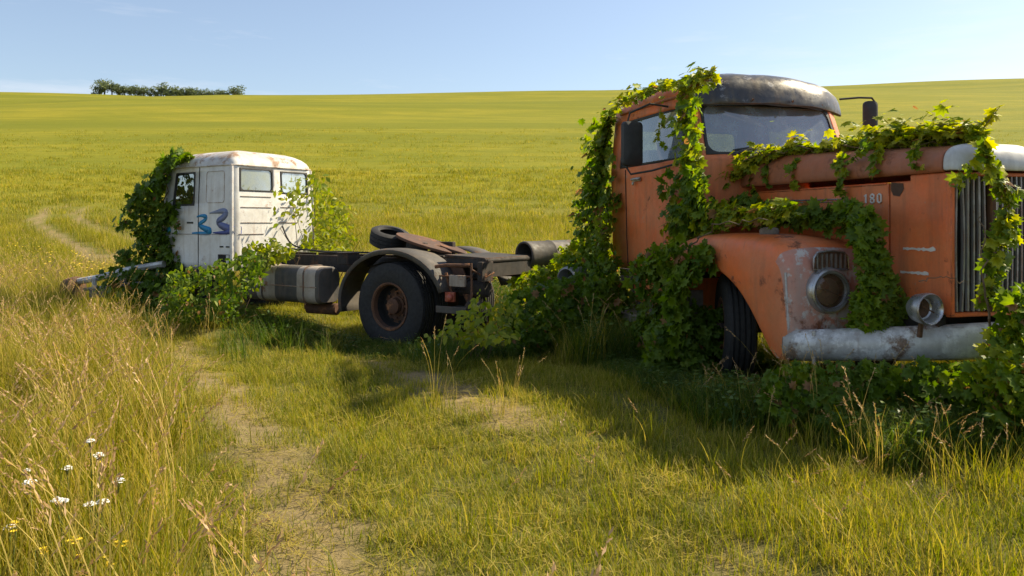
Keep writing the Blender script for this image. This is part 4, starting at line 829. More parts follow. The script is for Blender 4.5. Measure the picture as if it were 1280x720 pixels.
# mass over the fender and wheel
plant('climbing_vine', 'dense vine spilling over the front fender and down beside the front wheel', 'climbing vine',
      [poly_pts([(842, 300), (862, 272), (900, 258), (950, 268), (1000, 272), (1000, 284), (940, 287), (905, 296), (892, 330), (840, 335)], 950, lambda a, b: PO(a, b, .95), .14, (ON*.5+Vector((0, 0, .85))), .088, .3, 1, .12),
       poly_pts([(820, 335), (850, 305), (896, 305), (893, 345), (884, 375), (886, 420), (870, 440), (855, 460), (815, 470), (815, 400), (828, 370)], 1500, lambda a, b: PO(a, b, 1.2), .20, ON, .098, 0, .45, .16),
       strand_pts([PO(a, b, 1.2) for a, b in ((830, 460), (820, 490), (850, 505))], 260, .3, ON, .095, 0, .5)],
      ow(-3.2, 1.3, 0), M['ivy'], gv, [(wig([PO(a, b, 1.22) for a, b in ((840, 480), (845, 420), (850, 360), (860, 310), (900, 280), (960, 275))], .03), .014)])
# along the hood flank and down between headlight and bumper
plant('climbing_vine', 'dark vine hanging down the orange hood side between headlight and fog lamp', 'climbing vine',
      [poly_pts([(905, 262), (930, 250), (985, 262), (1040, 264), (1085, 255), (1090, 275), (1050, 290), (1000, 284), (940, 284), (905, 280)], 750, lambda a, b: PO(a, b, .5), .14, ON+Vector((0, 0, .4)), .085, .05, .6, .08),
       poly_pts([(1058, 275), (1085, 258), (1098, 300), (1110, 345), (1126, 385), (1126, 408), (1085, 410), (1058, 408), (1062, 380), (1076, 345), (1072, 310)], 1000, lambda a, b: PS(a, b, -.55 if a > 1075 else -.68), .12, OF*.8+ON*.4, .082, 0, .5, .10),
       strand_pts([PO(a, b, .46) for a, b in ((1086, 178), (1058, 205), (1048, 235), (1052, 262))], 46, .05, ON, .075, .1, .8)],
      ow(-.7, .6, .7), M['ivy'], gv, [(wig([PO(a, b, .5) for a, b in ((905, 270), (980, 272), (1060, 272), (1085, 310), (1100, 380))], .02), .012)])
# over the hood top
hp = [ow(s, t, z) for s, t, z in ((-2.9, .55, 2.02), (-2.75, .45, 2.18), (-2.3, .34, 2.30), (-1.7, .2, 2.27), (-1.1, .12, 2.25), (-.6, .06, 2.22), (-.2, .02, 2.21), (.02, .04, 2.19))]
hang = []
for s0, ln in ((-2.6, .22), (-2.35, .13), (-1.9, .16), (-1.2, .1), (-.75, .10), (-.3, .08)): hang.append(strand_pts([ow(s0, .36, 2.2), ow(s0, .43, 2.12), ow(s0+.03, .44, 2.08-ln)], 22, .055, ON, .08, .3, .9))
plant('climbing_vine', 'vine coloured a sunlit yellow-green lying along the top of the orange hood', 'climbing vine',
      [strand_pts(hp[:3], 420, .15, ON*.4+Vector((0, 0, .7)), .082, .4, 1), strand_pts(hp[2:7], 1700, .20, Vector((0, 0, 1)), .080, .45, 1, 0), strand_pts([p+Vector((-.06, -.05, .05)) for p in hp[4:]], 560, .17, Vector((0, 0, 1)), .08, .4, 1),  # high tints put sunlight on the hood top into the leaf colour
       strand_pts([ow(-.15, .0, 2.3), ow(-.02, -.08, 2.42), ow(.0, -.1, 2.46)], 16, .05, Vector((0, 0, 1)), .07, .6, 1)]+hang,
      ow(-1.4, .2, 2.18), M['ivy'], gv, [(wig(hp, .02), .012), (wig([p+ON*.1 for p in hp[1:7]], .03), .009), ([ow(-.15, 0, 2.2), ow(-.05, -.05, 2.36), ow(0, -.1, 2.46)], .006)])
# in front of the grille
gp = [PS(a, b, .22) for a, b in ((1228, 178), (1240, 215), (1262, 245), (1255, 290), (1240, 330), (1235, 380))]
plant('climbing_vine', 'vine dangling in front of the grille down to a leafy heap by the bumper', 'climbing vine',
      [strand_pts(gp[:3], 120, .10, OF, .075, .3, 1), strand_pts(gp[2:4], 70, .06, OF, .072, .3, 1), strand_pts(gp[3:], 160, .12, OF, .078, .2, .9), strand_pts([PS(a, b, .2) for a, b in ((1215, 205), (1192, 225), (1204, 240))], 26, .05, OF, .072, .2, .9),
       poly_pts([(1212, 372), (1245, 350), (1300, 355), (1320, 480), (1290, 520), (1215, 500), (1200, 430)], 1500, lambda a, b: PS(a, b, .22), .26, OF, .080, .1, .9, .16),
       poly_pts([(1175, 470), (1215, 440), (1320, 470), (1320, 560), (1200, 545)], 900, lambda a, b: PS(a, b, .35), .4, OF+Vector((0, 0, .4)), .080, .1, .8, .2)],
      ow(.4, .0, 0), M['ivy'], gv, [(wig(gp, .015), .009), (wig([PS(a, b, .3) for a, b in ((1250, 500), (1240, 430), (1232, 370), (1228, 320), (1226, 270))], .015), .012), (wig([PS(a, b, .22) for a, b in ((1150, 352), (1175, 345), (1200, 350), (1225, 352))], .008), .004)])
# shrubs at the foot of the orange truck
def heap(pts_px, n, Y, depth, size, mat, label, base, tint=(0, .7), tmpl=LOB, name='leafy_shrub', group='leafy shrubs around the trucks', bump=.2, cat='shrub'):
    st = [(wig([Vector(base)+Vector((rng.uniform(-.2, .2), rng.uniform(-.1, .1), -.05)), PY(a, b, Y-depth*.4)], .05, 5), .012) for a, b in [pts_px[i] for i in rng.choice(len(pts_px), 5)]]
    return plant(name, label, cat, [poly_pts(pts_px, n, lambda a, b: PY(a, b, Y), depth, (0, -1, .15), size, tint[0], tint[1], bump)], base, mat, group, st, tmpl)
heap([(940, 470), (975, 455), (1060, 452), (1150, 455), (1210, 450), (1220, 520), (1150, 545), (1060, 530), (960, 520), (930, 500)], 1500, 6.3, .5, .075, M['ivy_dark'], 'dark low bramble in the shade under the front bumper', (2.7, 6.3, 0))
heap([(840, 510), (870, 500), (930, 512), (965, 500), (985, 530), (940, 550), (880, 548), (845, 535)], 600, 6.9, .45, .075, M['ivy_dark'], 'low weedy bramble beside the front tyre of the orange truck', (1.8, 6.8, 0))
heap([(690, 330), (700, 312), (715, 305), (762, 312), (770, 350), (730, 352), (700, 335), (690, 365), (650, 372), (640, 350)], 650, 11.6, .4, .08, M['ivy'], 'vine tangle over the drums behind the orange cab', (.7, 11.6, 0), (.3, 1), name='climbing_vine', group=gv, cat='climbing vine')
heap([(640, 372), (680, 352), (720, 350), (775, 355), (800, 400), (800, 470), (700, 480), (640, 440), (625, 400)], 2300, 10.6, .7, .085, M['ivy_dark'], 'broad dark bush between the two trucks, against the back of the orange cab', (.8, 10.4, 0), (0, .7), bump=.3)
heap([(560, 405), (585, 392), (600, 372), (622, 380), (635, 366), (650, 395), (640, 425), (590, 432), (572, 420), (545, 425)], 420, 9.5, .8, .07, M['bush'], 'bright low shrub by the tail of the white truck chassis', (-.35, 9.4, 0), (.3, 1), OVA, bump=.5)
heap([(800, 420), (850, 385), (905, 385), (915, 440), (960, 450), (960, 490), (800, 490)], 1500, 8.45, .4, .085, M['ivy_dark'], 'dark filler bramble covering the sunlit gap under the cab behind the front tyre', (1.9, 8.3, 0), (0, .6))  # added to darken the sunlit gap seen under the cab
# white cab vegetation
plant('climbing_vine', 'thick dark ivy covering the front of the white cab', 'climbing vine',
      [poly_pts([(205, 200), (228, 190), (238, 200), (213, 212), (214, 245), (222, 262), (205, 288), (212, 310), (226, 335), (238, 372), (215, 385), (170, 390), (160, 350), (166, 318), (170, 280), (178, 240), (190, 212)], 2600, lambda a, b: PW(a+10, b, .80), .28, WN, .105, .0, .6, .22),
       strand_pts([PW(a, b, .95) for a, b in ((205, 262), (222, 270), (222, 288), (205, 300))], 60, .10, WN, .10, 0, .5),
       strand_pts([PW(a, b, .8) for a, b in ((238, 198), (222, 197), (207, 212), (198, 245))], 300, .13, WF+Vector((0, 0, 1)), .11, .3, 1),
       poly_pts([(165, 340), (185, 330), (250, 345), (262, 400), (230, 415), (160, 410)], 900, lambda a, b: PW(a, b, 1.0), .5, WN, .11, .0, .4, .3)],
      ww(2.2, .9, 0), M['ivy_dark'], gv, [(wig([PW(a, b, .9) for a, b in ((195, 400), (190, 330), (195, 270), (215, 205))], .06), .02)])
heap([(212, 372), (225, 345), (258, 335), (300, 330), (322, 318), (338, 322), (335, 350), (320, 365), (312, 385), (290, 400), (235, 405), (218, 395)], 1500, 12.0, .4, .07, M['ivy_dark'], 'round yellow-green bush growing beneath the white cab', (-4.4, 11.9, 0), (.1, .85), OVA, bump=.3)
heap([(300, 330), (318, 310), (345, 300), (372, 312), (372, 322), (345, 334), (316, 338)], 420, 12.7, .25, .08, M['bush'], 'scrubby shrub with browned leaves on top of the fuel tank end', (-3.6, 12.7, .5), (.4, 1), OVA)
heap([(350, 285), (352, 265), (365, 245), (395, 225), (425, 235), (445, 265), (450, 300), (420, 318), (385, 322), (385, 290), (370, 270)], 230, 13.8, .8, .085, M['bush'], 'airy light green sapling against the back corner of the white cab', (-3.4, 13.9, 0), (.4, 1), OVA, bump=.5)
heap([(395, 300), (395, 250), (412, 235), (440, 262), (452, 290), (452, 318), (400, 325)], 900, 15.6, 1.2, .085, M['bush'], 'yellow-green bush behind the frame, right of the white cab', (-3.5, 15.4, 0), (.4, 1), OVA, bump=.5)
# ---- spindly twigs of the sapling leafed in front of the wall are part of it

# ================================================================== grass
def blade_mesh(name, nb, hmin, hmax, rad, wd, bend, mats, seeds=0, seedh=(.6, .9), straw=.2, leafn=0, segs=4):
    V, F, T, MI = [], [], [], []
    for i in range(nb):
        a = rng.uniform(0, 2*math.pi); r = rad*math.sqrt(rng.uniform()); b = np.array([math.cos(a)*r, math.sin(a)*r, -.02]); h = rng.uniform(hmin, hmax); la = rng.uniform(0, 2*math.pi)
        dr = np.array([math.cos(la), math.sin(la), 0]); sd_ = np.array([-dr[1], dr[0], 0]); bb = rng.uniform(.15, 1)*bend*h; w0 = wd*rng.uniform(.6, 1.2); t0 = rng.uniform(.75, 1) if rng.uniform() < straw else rng.uniform(0, .65); o = len(V)
        for j in range(segs+1):
            f = j/segs; c_ = b+np.array([0, 0, h*(f-.22*f*f*bb/h)])+dr*bb*f**2; ww_ = w0*(1-f**1.6)*.5+.0004
            V += [c_-sd_*ww_, c_+sd_*ww_]; T += [t0*(.85+.15*f)]*2
        for j in range(segs): F.append((o+2*j, o+2*j+1, o+2*j+3, o+2*j+2)); MI.append(0)
    for i in range(seeds):
        a = rng.uniform(0, 2*math.pi); r = rad*math.sqrt(rng.uniform())*.8; b = np.array([math.cos(a)*r, math.sin(a)*r, 0]); h = rng.uniform(*seedh); la = rng.uniform(0, 2*math.pi)
        dr = np.array([math.cos(la), math.sin(la), 0]); sd_ = np.array([-dr[1], dr[0], 0]); bb = rng.uniform(.1, .45)*h; o = len(V); cs = []
        for j in range(7):
            f = j/6; c_ = b+np.array([0, 0, h*(f-.12*f*f)])+dr*bb*f**2.4; cs.append(c_); V += [c_-sd_*.0016, c_+sd_*.0016]; T += [.9]*2
        for j in range(6): F.append((o+2*j, o+2*j+1, o+2*j+3, o+2*j+2)); MI.append(0)
        d_ = (cs[-1]-cs[-2]); d_ /= np.linalg.norm(d_); t1 = rng.uniform(0, 1)
        for j in range(16):
            q = cs[-1]-d_*.13*(j/16)+rng.normal(0, .004, 3); e = d_*.016+rng.normal(0, .006, 3); s2 = np.cross(d_, rng.normal(0, 1, 3)); s2 /= np.linalg.norm(s2); o = len(V); wv = .0035
            V += [q, q+e*.5+s2*wv, q+e*1.1, q+e*.5-s2*wv]; T += [t1]*4; F.append((o, o+1, o+2, o+3)); MI.append(1)
    for i in range(leafn):
        a = rng.uniform(0, 2*math.pi); r = rad*math.sqrt(rng.uniform()); h = rng.uniform(hmin, hmax)*.9; c_ = np.array([math.cos(a)*r, math.sin(a)*r, h]); n_ = rng.normal(0, .5, 3)+np.array([0, 0, 1]); n_ /= np.linalg.norm(n_)
        t_ = np.cross(n_, rng.normal(0, 1, 3)); t_ /= np.linalg.norm(t_); s_ = np.cross(n_, t_); L_ = rng.uniform(.03, .065); o = len(V); V += [c_, c_+t_*L_*.5+s_*L_*.32, c_+t_*L_-n_*L_*.2, c_+t_*L_*.5-s_*L_*.32]; T += [rng.uniform(0, .8)]*4; F.append((o, o+1, o+2, o+3)); MI.append(2)
    me = bpy.data.meshes.new(name); me.from_pydata([tuple(v) for v in V], [], F)
    for m_ in mats: me.materials.append(m_)
    me.polygons.foreach_set('material_index', MI); at_ = me.attributes.new('tint', 'FLOAT', 'POINT'); at_.data.foreach_set('value', np.array(T, np.float32)); me.update()
    return bpy.data.objects.new(name, me)
def scatter(name, label, variants, X, Y, SC, cat=None, sink=0):
    """one object of uncountable stuff: points with geometry nodes that place the tufts"""
    colc = bpy.data.collections.new(name+'_tufts')
    for v in variants: colc.objects.link(v)
    n = len(X); Z = terrain(X, Y)-sink; me = bpy.data.meshes.new(name); me.vertices.add(n); me.vertices.foreach_set('co', np.stack([X, Y, Z], 1).ravel())
    a = me.attributes.new('rot', 'FLOAT_VECTOR', 'POINT'); rot = np.stack([rng.normal(0, .10, n), rng.normal(0, .10, n), rng.uniform(0, 6.28, n)], 1); a.data.foreach_set('vector', rot.ravel().astype(np.float32))
    a = me.attributes.new('scl', 'FLOAT_VECTOR', 'POINT'); a.data.foreach_set('vector', np.asarray(SC, np.float32).ravel())
    o = bpy.data.objects.new(name, me); COL.objects.link(o); tag(o, label, cat or 'grass', kind='stuff')
    g = bpy.data.node_groups.new(name+'_scatter', 'GeometryNodeTree'); g.interface.new_socket('Geometry', in_out='INPUT', socket_type='NodeSocketGeometry'); g.interface.new_socket('Geometry', in_out='OUTPUT', socket_type='NodeSocketGeometry')
    N = g.nodes; i_ = N.new('NodeGroupInput'); o_ = N.new('NodeGroupOutput'); ins = N.new('GeometryNodeInstanceOnPoints'); ci = N.new('GeometryNodeCollectionInfo'); ci.inputs['Collection'].default_value = colc; ci.inputs['Separate Children'].default_value = True; ci.inputs['Reset Children'].default_value = True
    ar = N.new('GeometryNodeInputNamedAttribute'); ar.data_type = 'FLOAT_VECTOR'; ar.inputs['Name'].default_value = 'rot'; asx = N.new('GeometryNodeInputNamedAttribute'); asx.data_type = 'FLOAT_VECTOR'; asx.inputs['Name'].default_value = 'scl'
    er = N.new('FunctionNodeEulerToRotation'); lk = g.links.new; lk(ar.outputs[0], er.inputs[0]); lk(i_.outputs[0], ins.inputs['Points']); lk(ci.outputs[0], ins.inputs['Instance']); ins.inputs['Pick Instance'].default_value = True
    lk(er.outputs[0], ins.inputs['Rotation']); lk(asx.outputs[0], ins.inputs['Scale']); lk(ins.outputs[0], o_.inputs[0]); md = o.modifiers.new('scatter', 'NODES'); md.node_group = g; return o
def band(y0, y1, dens, side=3.0, k=.70):
    ya = rng.uniform(0, 1, int(dens*(y1-y0)*(k*(y0+y1)+2*side))); y = y0+(y1-y0)*ya; half = k*(y1)+side; x = rng.uniform(-half, half, len(y)); keep = np.abs(x) < k*y+side; return x[keep], y[keep]
def local(x, y, O_, F_, N_): dx = x-O_.x; dy = y-O_.y; return dx*F_.x+dy*F_.y, dx*N_.x+dy*N_.y
def footprint(x, y):
    s, t = local(x, y, OO, OF, ON); a = (s > -9) & (s < -.0) & (np.abs(t) < 1.15) | ((s > -2.9) & (s < -.7) & (np.abs(t) < 1.15)); s2, t2 = local(x, y, WO, WF, WN); b = (s2 > -5.2) & (s2 < 2.2) & (np.abs(t2) < .9); return a | b
def lawn(x, y): return in_poly(x+(vnoise(x, y, .6)-.5)*.5, y+(vnoise(x+7, y, .6)-.5)*.5, lawn_poly)
mm = [M['grass_short'], M['seed'], M['weed']]
short = [blade_mesh('short_tuft', 46, .05, .15, .13, .0045, .7, mm, straw=.28, leafn=q, segs=3) for q in (0, 0, 0, 0)]
mid = [blade_mesh('mid_tuft', 40, .14, .36, .15, .0055, .6, [M['grass_mid'], M['seed'], M['weed']], seeds=q, seedh=(.35, .5), straw=.26) for q in (0, 1, 0, 2)]
tall = [blade_mesh('tall_tuft', 40, .28, .66, .16, .0062, .55, [M['grass_tall'], M['seed'], M['weed']], seeds=q, seedh=(.6, .9), straw=.30, segs=5) for q in (0, 1, 2, 3)]
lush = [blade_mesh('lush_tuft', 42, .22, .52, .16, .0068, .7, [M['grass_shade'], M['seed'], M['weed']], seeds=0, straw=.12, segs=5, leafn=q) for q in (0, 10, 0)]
seedt = [blade_mesh('seeding_tuft', 8, .3, .6, .10, .005, .7, [M['grass_tall'], M['seed'], M['weed']], seeds=q, seedh=(.55, .95), straw=.5, segs=5) for q in (4, 6)]
farm = [blade_mesh('meadow_clump', 30, .16, .50, .34, .013, .6, [M['grass_mid'], M['seed'], M['weed']], seeds=q, seedh=(.4, .6), straw=.30, segs=3) for q in (0, 2, 0)]
farf_ = [blade_mesh('far_clump', 26, .16, .42, .75, .034, .6, [M['grass_mid'], M['seed'], M['weed']], straw=.3, segs=2) for q in (0, 1)]
def sc(n, lo, hi, h=None): a = rng.uniform(lo, hi, n); return np.stack([a, a, a if h is None else a*h], 1)
# short turf
x, y = band(1.5, 9, 125); x2, y2 = band(9, 16, 55); x = np.r_[x, x2]; y = np.r_[y, y2]
dm = dirt(x, y); kk = (lawn(x, y) | footprint(x, y) | (x > .05*y) | ((y < 8) & (rng.uniform(0, 1, len(x)) < .75))) & (rng.uniform(0, 1, len(x)) > dm*.92); x, y = x[kk], y[kk]
scatter('short_grass', 'short trodden grass between the two trucks and along the worn path', short, x, y, sc(len(x), .7, 1.35, .5+.6*vnoise(x, y, .5)))
def litter(name):
    V, F, T = [], [], []
    for i in range(34):
        a = rng.uniform(0, 6.28); c = np.array([rng.normal(0, .10), rng.normal(0, .10), rng.uniform(.005, .04)]); L_ = rng.uniform(.04, .14); d = np.array([math.cos(a), math.sin(a), rng.uniform(-.1, .25)])*L_; n_ = np.array([-math.sin(a), math.cos(a), 0])*.002; b_ = n_*rng.uniform(-8, 8); o = len(V)
        V += [c-n_, c+n_, c+d*.5+b_+n_, c+d*.5+b_-n_, c+d+n_*.3, c+d-n_*.3]; T += [rng.uniform(.7, 1)]*6; F += [(o, o+1, o+2, o+3), (o+3, o+2, o+4, o+5)]
    me = bpy.data.meshes.new(name); me.from_pydata([tuple(v) for v in V], [], F); me.materials.append(M['grass_short']); at_ = me.attributes.new('tint', 'FLOAT', 'POINT'); at_.data.foreach_set('value', np.array(T, np.float32)); return bpy.data.objects.new(name, me)
x, y = band(1.5, 13, 26); kk = lawn(x, y) & ((rng.uniform(0, 1, len(x)) < .45+.5*dirt(x, y))); x, y = x[kk], y[kk]
scatter('dead_straw', 'flattened dead straw littering the worn path and trodden grass', [litter('straw_wisp'), litter('straw_wisp')], x, y, sc(len(x), .7, 1.4), cat='straw')
# edge and patches of medium grass
x, y = band(1.5, 16, 30); f = vnoise(x, y, .8)*.6+vnoise(x, y, .25)*.4; s_o, t_o = local(x, y, OO, OF, ON)
right = (~lawn(x, y)) & (x > .2*y) & (y < 7) & (rng.uniform(0, 1, len(x)) < .8)
kk = ((lawn(x, y) & (f > .62) & (rng.uniform(0, 1, len(x)) < .13)) | right) & (dirt(x, y) < .35) & ~footprint(x, y); x, y = x[kk], y[kk]
scatter('meadow_grass', 'knee-high grass in patches before the orange truck', mid, x, y, sc(len(x), .7, 1.2, .5+.5*vnoise(x, y, .7)))
# tall meadow around
x, y = band(1.2, 9, 55, 3); x2, y2 = band(9, 22, 22, 4); x = np.r_[x, x2]; y = np.r_[y, y2]
left = ~lawn(x, y) & ~((x > .2*y) & (y < 7)); kk = left & ~((np.minimum(seg_dist(x, y, paths[3][0]), seg_dist(x, y, paths[4][0])) < .8) & (y > 13)) & (rng.uniform(0, 1, len(x)) > dirt(x, y)) & ~footprint(x, y)
so_, to_ = local(x, y, OO, OF, ON); kk &= ~((so_ > -3.3) & (so_ < -.3) & (to_ > 0) & (to_ < 3.0)); s2, t2 = local(x, y, WO, WF, WN); nearw = (s2 > -6) & (s2 < 3) & (t2 > 0) & (t2 < 2.2); kk &= ~(nearw & (rng.uniform(0, 1, len(x)) < .6)); x, y = x[kk], y[kk]
s2, t2 = local(x, y, WO, WF, WN); near2 = (s2 > -6.5) & (s2 < 2.5) & (t2 > 0) & (t2 < 2.6)
scatter('tall_grass', 'tall uncut straw-tipped meadow grass at the left and around the trucks', tall, x, y, sc(len(x), .75, 1.2, (.62+.5*vnoise(x, y, 1.1))*np.where(near2, .42, 1)))
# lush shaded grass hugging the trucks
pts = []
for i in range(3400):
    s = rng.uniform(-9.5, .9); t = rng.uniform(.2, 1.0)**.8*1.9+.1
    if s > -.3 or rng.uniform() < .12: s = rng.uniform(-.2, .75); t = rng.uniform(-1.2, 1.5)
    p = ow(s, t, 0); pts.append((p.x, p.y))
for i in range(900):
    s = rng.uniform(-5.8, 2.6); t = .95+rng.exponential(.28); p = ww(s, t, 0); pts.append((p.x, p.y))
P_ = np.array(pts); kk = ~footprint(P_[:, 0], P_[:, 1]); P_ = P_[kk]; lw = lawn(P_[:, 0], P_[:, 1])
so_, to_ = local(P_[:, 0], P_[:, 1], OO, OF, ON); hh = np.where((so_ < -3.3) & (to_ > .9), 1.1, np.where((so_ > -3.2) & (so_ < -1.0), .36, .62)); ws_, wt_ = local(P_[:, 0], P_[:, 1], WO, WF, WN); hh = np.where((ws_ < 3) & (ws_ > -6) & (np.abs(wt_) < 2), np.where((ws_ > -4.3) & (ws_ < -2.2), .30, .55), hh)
scatter('lush_grass', 'lush grass coloured dark for the shade along the flanks of both trucks', lush, P_[:, 0], P_[:, 1], sc(len(P_), .7, 1.2, hh))
# seeding stalks
pts = [ground_at(a, b) for a, b in ((960, 535), (985, 540), (1010, 535), (1040, 540), (1065, 545), (1085, 540), (1110, 545), (1150, 545), (1185, 545), (640, 515), (560, 512), (1230, 560), (1180, 600), (1100, 600), (170, 440), (205, 445), (188, 438), (250, 432), (215, 430), (140, 430), (160, 560), (180, 600), (90, 520), (30, 500), (60, 600), (200, 520), (190, 480), (160, 500))]
x = np.array([p.x for p in pts]); y = np.array([p.y for p in pts]); x = np.r_[x, x+rng.normal(0, .15, len(x))]; y = np.r_[y, y+rng.normal(0, .15, len(y))]
scatter('seeding_grass', 'arching reddish seed heads of grass before the bumper and along the path', seedt, x, y, sc(len(x), .6, .95))
# middle distance
rut = lambda x, y: np.minimum(seg_dist(x, y, paths[3][0]), seg_dist(x, y, paths[4][0])) < .62
x, y = band(20, 46, 7.5, 5); kk = ~rut(x, y); x, y = x[kk], y[kk]
scatter('meadow_clumps', 'rough golden meadow behind the trucks', farm, x, y, sc(len(x), .8, 1.4, .8+.6*vnoise(x, y, 3)))
x, y = band(44, 72, 2.2, 8); kk = ~rut(x, y); x, y = x[kk], y[kk]; scatter('far_meadow', 'rough grass reaching to the foot of the hill', farf_, x, y, sc(len(x), .7, 1.2, .9))

x, y = band(70, 120, .55, 10); kk = rng.uniform(0, 1, len(x)) < (1-(y-70)/52); x, y = x[kk], y[kk]; scatter('hill_foot_grass', 'thinning rough grass at the foot of the smooth hill', farf_, x, y, sc(len(x), .8, 1.4, .7))
# ================================================================== flowers
def white_flower(loc, h, r, label):
    e = empty('white_flower', loc); tag(e, label, 'flower', 'white umbel flowers in the left meadow'); m_ = MB(); lean = Vector((random.uniform(-.05, .05), random.uniform(-.05, .05), 0)); top = Vector((0, 0, h))+lean
    m_.tube([(0, 0, 0), lean*.4+Vector((0, 0, h*.55)), top-Vector((0, 0, .04))], .0028, 5)
    for i in range(9): a = 2*math.pi*i/9; m_.tube([top-Vector((0, 0, .04)), top+Vector((math.cos(a)*r*.6, math.sin(a)*r*.6, 0))], .0012, 4)
    m_.build('stalk', M['stalk'], e); f = MB()
    for i in range(46):
        a = random.uniform(0, 6.28); q = r*math.sqrt(random.random()); c = top+Vector((math.cos(a)*q, math.sin(a)*q, .004-.5*q*q/r+random.uniform(-.003, .003))); s = random.uniform(.004, .008); n5 = 5
        f.add([c+Vector((math.cos(b+a)*s, math.sin(b+a)*s, random.uniform(0, .003))) for b in np.linspace(0, 2*math.pi, n5, endpoint=False)]+[c+Vector((0, 0, .004))], [(k_, (k_+1) % n5, n5) for k_ in range(n5)])
    f.build('flower_head', M['petal_white'], e)
def yellow_flower(loc, h, r, label):
    e = empty('yellow_flower', loc); tag(e, label, 'flower', 'yellow flowers in the left meadow'); m_ = MB(); m_.tube([(0, 0, 0), (.01, .0, h*.6), (.02, .01, h)], .0025, 5); m_.build('stalk', M['stalk'], e); f = MB(); top = Vector((.02, .01, h))
    for k2 in range(5):
        c = top+Vector((random.uniform(-r, r), random.uniform(-r, r), random.uniform(-.02, .01))); s = r*.75
        for i in range(9):
            a = 2*math.pi*i/9; d1 = Vector((math.cos(a), math.sin(a), .25)); d2 = Vector((-math.sin(a), math.cos(a), 0)); f.add([c, c+d1*s*.6+d2*s*.2, c+d1*s, c+d1*s*.6-d2*s*.2], [(0, 1, 2, 3)])
    f.build('flower_head', M['petal_yellow'], e)
WFL = [(118, 566, 'single white umbel standing highest, right of its neighbours'), (88, 584, 'white umbel just left of the tallest one'), (76, 622, 'wide white umbel with a close twin below the tall pair'), (88, 623, 'white umbel touching its wider twin on the left'), (110, 629, 'large white umbel low beside the path edge'), (118, 634, 'white umbel overlapping the large one beside the path edge'), (36, 586, 'small white umbel far left at mid height of the grass'), (14, 664, 'white umbel below a yellow flower at the left border'), (46, 604, 'faint small white umbel low in the grass left of the twins'), (116, 548, 'tiny white umbel furthest back in the meadow'), (140, 597, 'small pale umbel nearest the path')]
for px, py, lb in WFL:
    Y = {True: 3.2, False: 3.7}[py > 600]; p = PY(px, py, Y); g_ = float(terrain(p.x, Y)); white_flower((p.x, Y, g_), max(.2, p.z-g_), random.uniform(.017, .028), lb)
YFL = [(12, 657, 'bright yellow flower at the left border above a white umbel'), (86, 677, 'yellow flower low in the grass right of centre of the meadow'), (144, 678, 'yellow flower closest to the path'), (128, 702, 'yellow flower cluster nearest the viewer'), (48, 690, 'small yellow flower between the two lower clusters'), (120, 580, 'tiny yellow flower right under the tallest white umbel'), (93, 699, 'yellow flower at the very bottom left of the near cluster')]
for px, py, lb in YFL:
    Y = 3.0 if py > 600 else 3.7; p = PY(px, py, Y); g_ = float(terrain(p.x, Y)); yellow_flower((p.x, Y, g_), max(.15, p.z-g_), .020, lb)
# drift of small yellow flowers in the meadow: uncountable
def tiny(name):
    V, F = [], []
    for i in range(8):
        c = np.array([rng.normal(0, .16), rng.normal(0, .16), rng.uniform(.42, .72)]); r = .022; o = len(V)
        V += [c+np.array([math.cos(a)*r, math.sin(a)*r, 0]) for a in np.linspace(0, 6.28, 7)[:-1]]; F.append(tuple(range(o, o+6)))
        o = len(V); V += [c*np.array([1, 1, 0]), c*np.array([1, 1, 0])+np.array([.004, 0, 0]), c]; F.append((o, o+1, o+2))
    me = bpy.data.meshes.new(name); me.from_pydata([tuple(v) for v in V], [], F); me.materials.append(M['petal_yellow']); me.materials.append(M['stalk']); me.polygons.foreach_set('material_index', [0, 1]*8); return bpy.data.objects.new(name, me)
C_ = [ground_at(a, b) for a, b in ((8, 315), (25, 312), (45, 330), (60, 345), (5, 335), (55, 360), (72, 372))]+[ground_at(a, b) for a, b in ((120, 245), (112, 250), (700, 262), (1240, 240), (640, 250), (460, 262), (560, 275), (720, 240), (600, 232), (30, 262), (20, 290), (520, 250), (690, 285))]
x = np.concatenate([rng.normal(c.x, .05*c.y, 16) for c in C_]); y = np.concatenate([rng.normal(c.y, .04*c.y, 16) for c in C_])
scatter('yellow_wildflowers', 'drift of tiny yellow wildflowers in the rough meadow', [tiny('flower_tuft')], x, y, sc(len(x), .7, 1.2), cat='wildflowers')

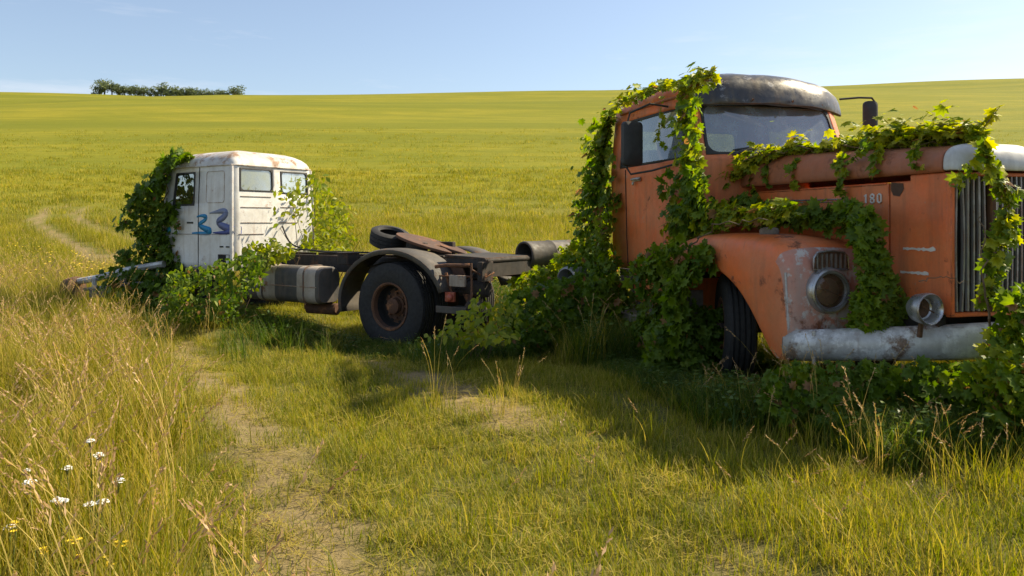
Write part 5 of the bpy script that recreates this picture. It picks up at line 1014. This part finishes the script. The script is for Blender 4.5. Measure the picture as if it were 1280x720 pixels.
# ================================================================== far trees on the ridge
def far_tree(h, r, seed):
    g_ = np.random.default_rng(seed); e = empty('ridge_tree', (0, 0, 0)); m_ = MB(); m_.tube([(0, 0, -1), (.1, 0, h*.3), (0, .1, h*.7)], [.35, .25, .1], 7)
    for a in range(4): q = a*1.6+.3; m_.tube([(0, 0, h*.35), (math.cos(q)*r*.5, math.sin(q)*r*.5, h*.6)], [.16, .05], 5)
    m_.build('trunk', M['bark'], e); cl = [(g_.normal(0, r*.35), g_.normal(0, r*.35), h*(.30+.55*g_.uniform()), r*(.35+.25*g_.uniform())) for _ in range(9)]; V, F, T = [], [], []
    for c in cl:
        for i in range(70):
            d = g_.normal(0, 1, 3); d /= np.linalg.norm(d); p = np.array(c[:3])+d*c[3]*g_.uniform(.6, 1.05)*np.array([1, 1, .8]); a = g_.normal(0, 1, 3); a /= np.linalg.norm(a); b_ = np.cross(a, d); s = .34; o = len(V)
            V += [p-a*s, p+b_*s*.8, p+a*s, p-b_*s*.8]; F.append((o, o+1, o+2, o+3)); T += [g_.uniform()]*4
    mesh_np('crown', V, np.array(F), M['tree_leaf'], e, attrs={'tint': T}); return e
protos = [far_tree(9, 3.8, 3), far_tree(7, 3.4, 5), far_tree(5.5, 3.4, 9)]
TR = [(117, 122, 2, .55), (124, 121, 1, .62), (131, 120, 0, .85), (140, 120, 0, .80), (149, 121, 1, .9), (156, 121, 0, .72), (164, 121, 1, .85), (172, 121.5, 1, .85), (180, 121.5, 0, .8), (189, 122, 1, .85), (197, 122, 1, .8), (204, 122.3, 0, .7), (212, 122.5, 2, .85), (221, 123, 2, .85), (230, 123, 2, .85), (238, 123, 2, .9), (247, 123, 2, .85), (256, 122.5, 2, .8), (265, 122, 2, .75), (276, 121.5, 2, .85), (283, 121, 2, .7), (294, 120.5, 2, .75)]
names = ['low bush at the left end of the ridge copse', 'second tree from the left of the ridge copse']
used = set()
for i, (px, py, kx, s) in enumerate(TR):
    p0 = protos[kx]; Y = 392.; X = (px-640)/FOC*Y; z = float(terrain(X, Y))
    if kx in used:
        e = p0.copy(); COL.objects.link(e)
        for ch in p0.children: c = ch.copy(); COL.objects.link(c); c.parent = e
    else: e = p0; used.add(kx)
    zz_ = EYE+(HZ-py)/FOC*Y
    e.location = (X, Y, min(z, zz_)+0); s *= 1.0; s *= 1.25*(.8+.45*((i*7919) % 10)/10); e.scale = (s*1.15, s*1.15, s); e.rotation_euler = (0, 0, i*1.7)
    lb = ('dark round-crowned tree among the crowded left part of the far ridge copse' if i < 12 else 'low dark tree in the thinning right tail of the far ridge copse')
    tag(e, lb, 'tree', 'crowded trees of the ridge copse' if i < 12 else 'low trees trailing off the ridge copse')
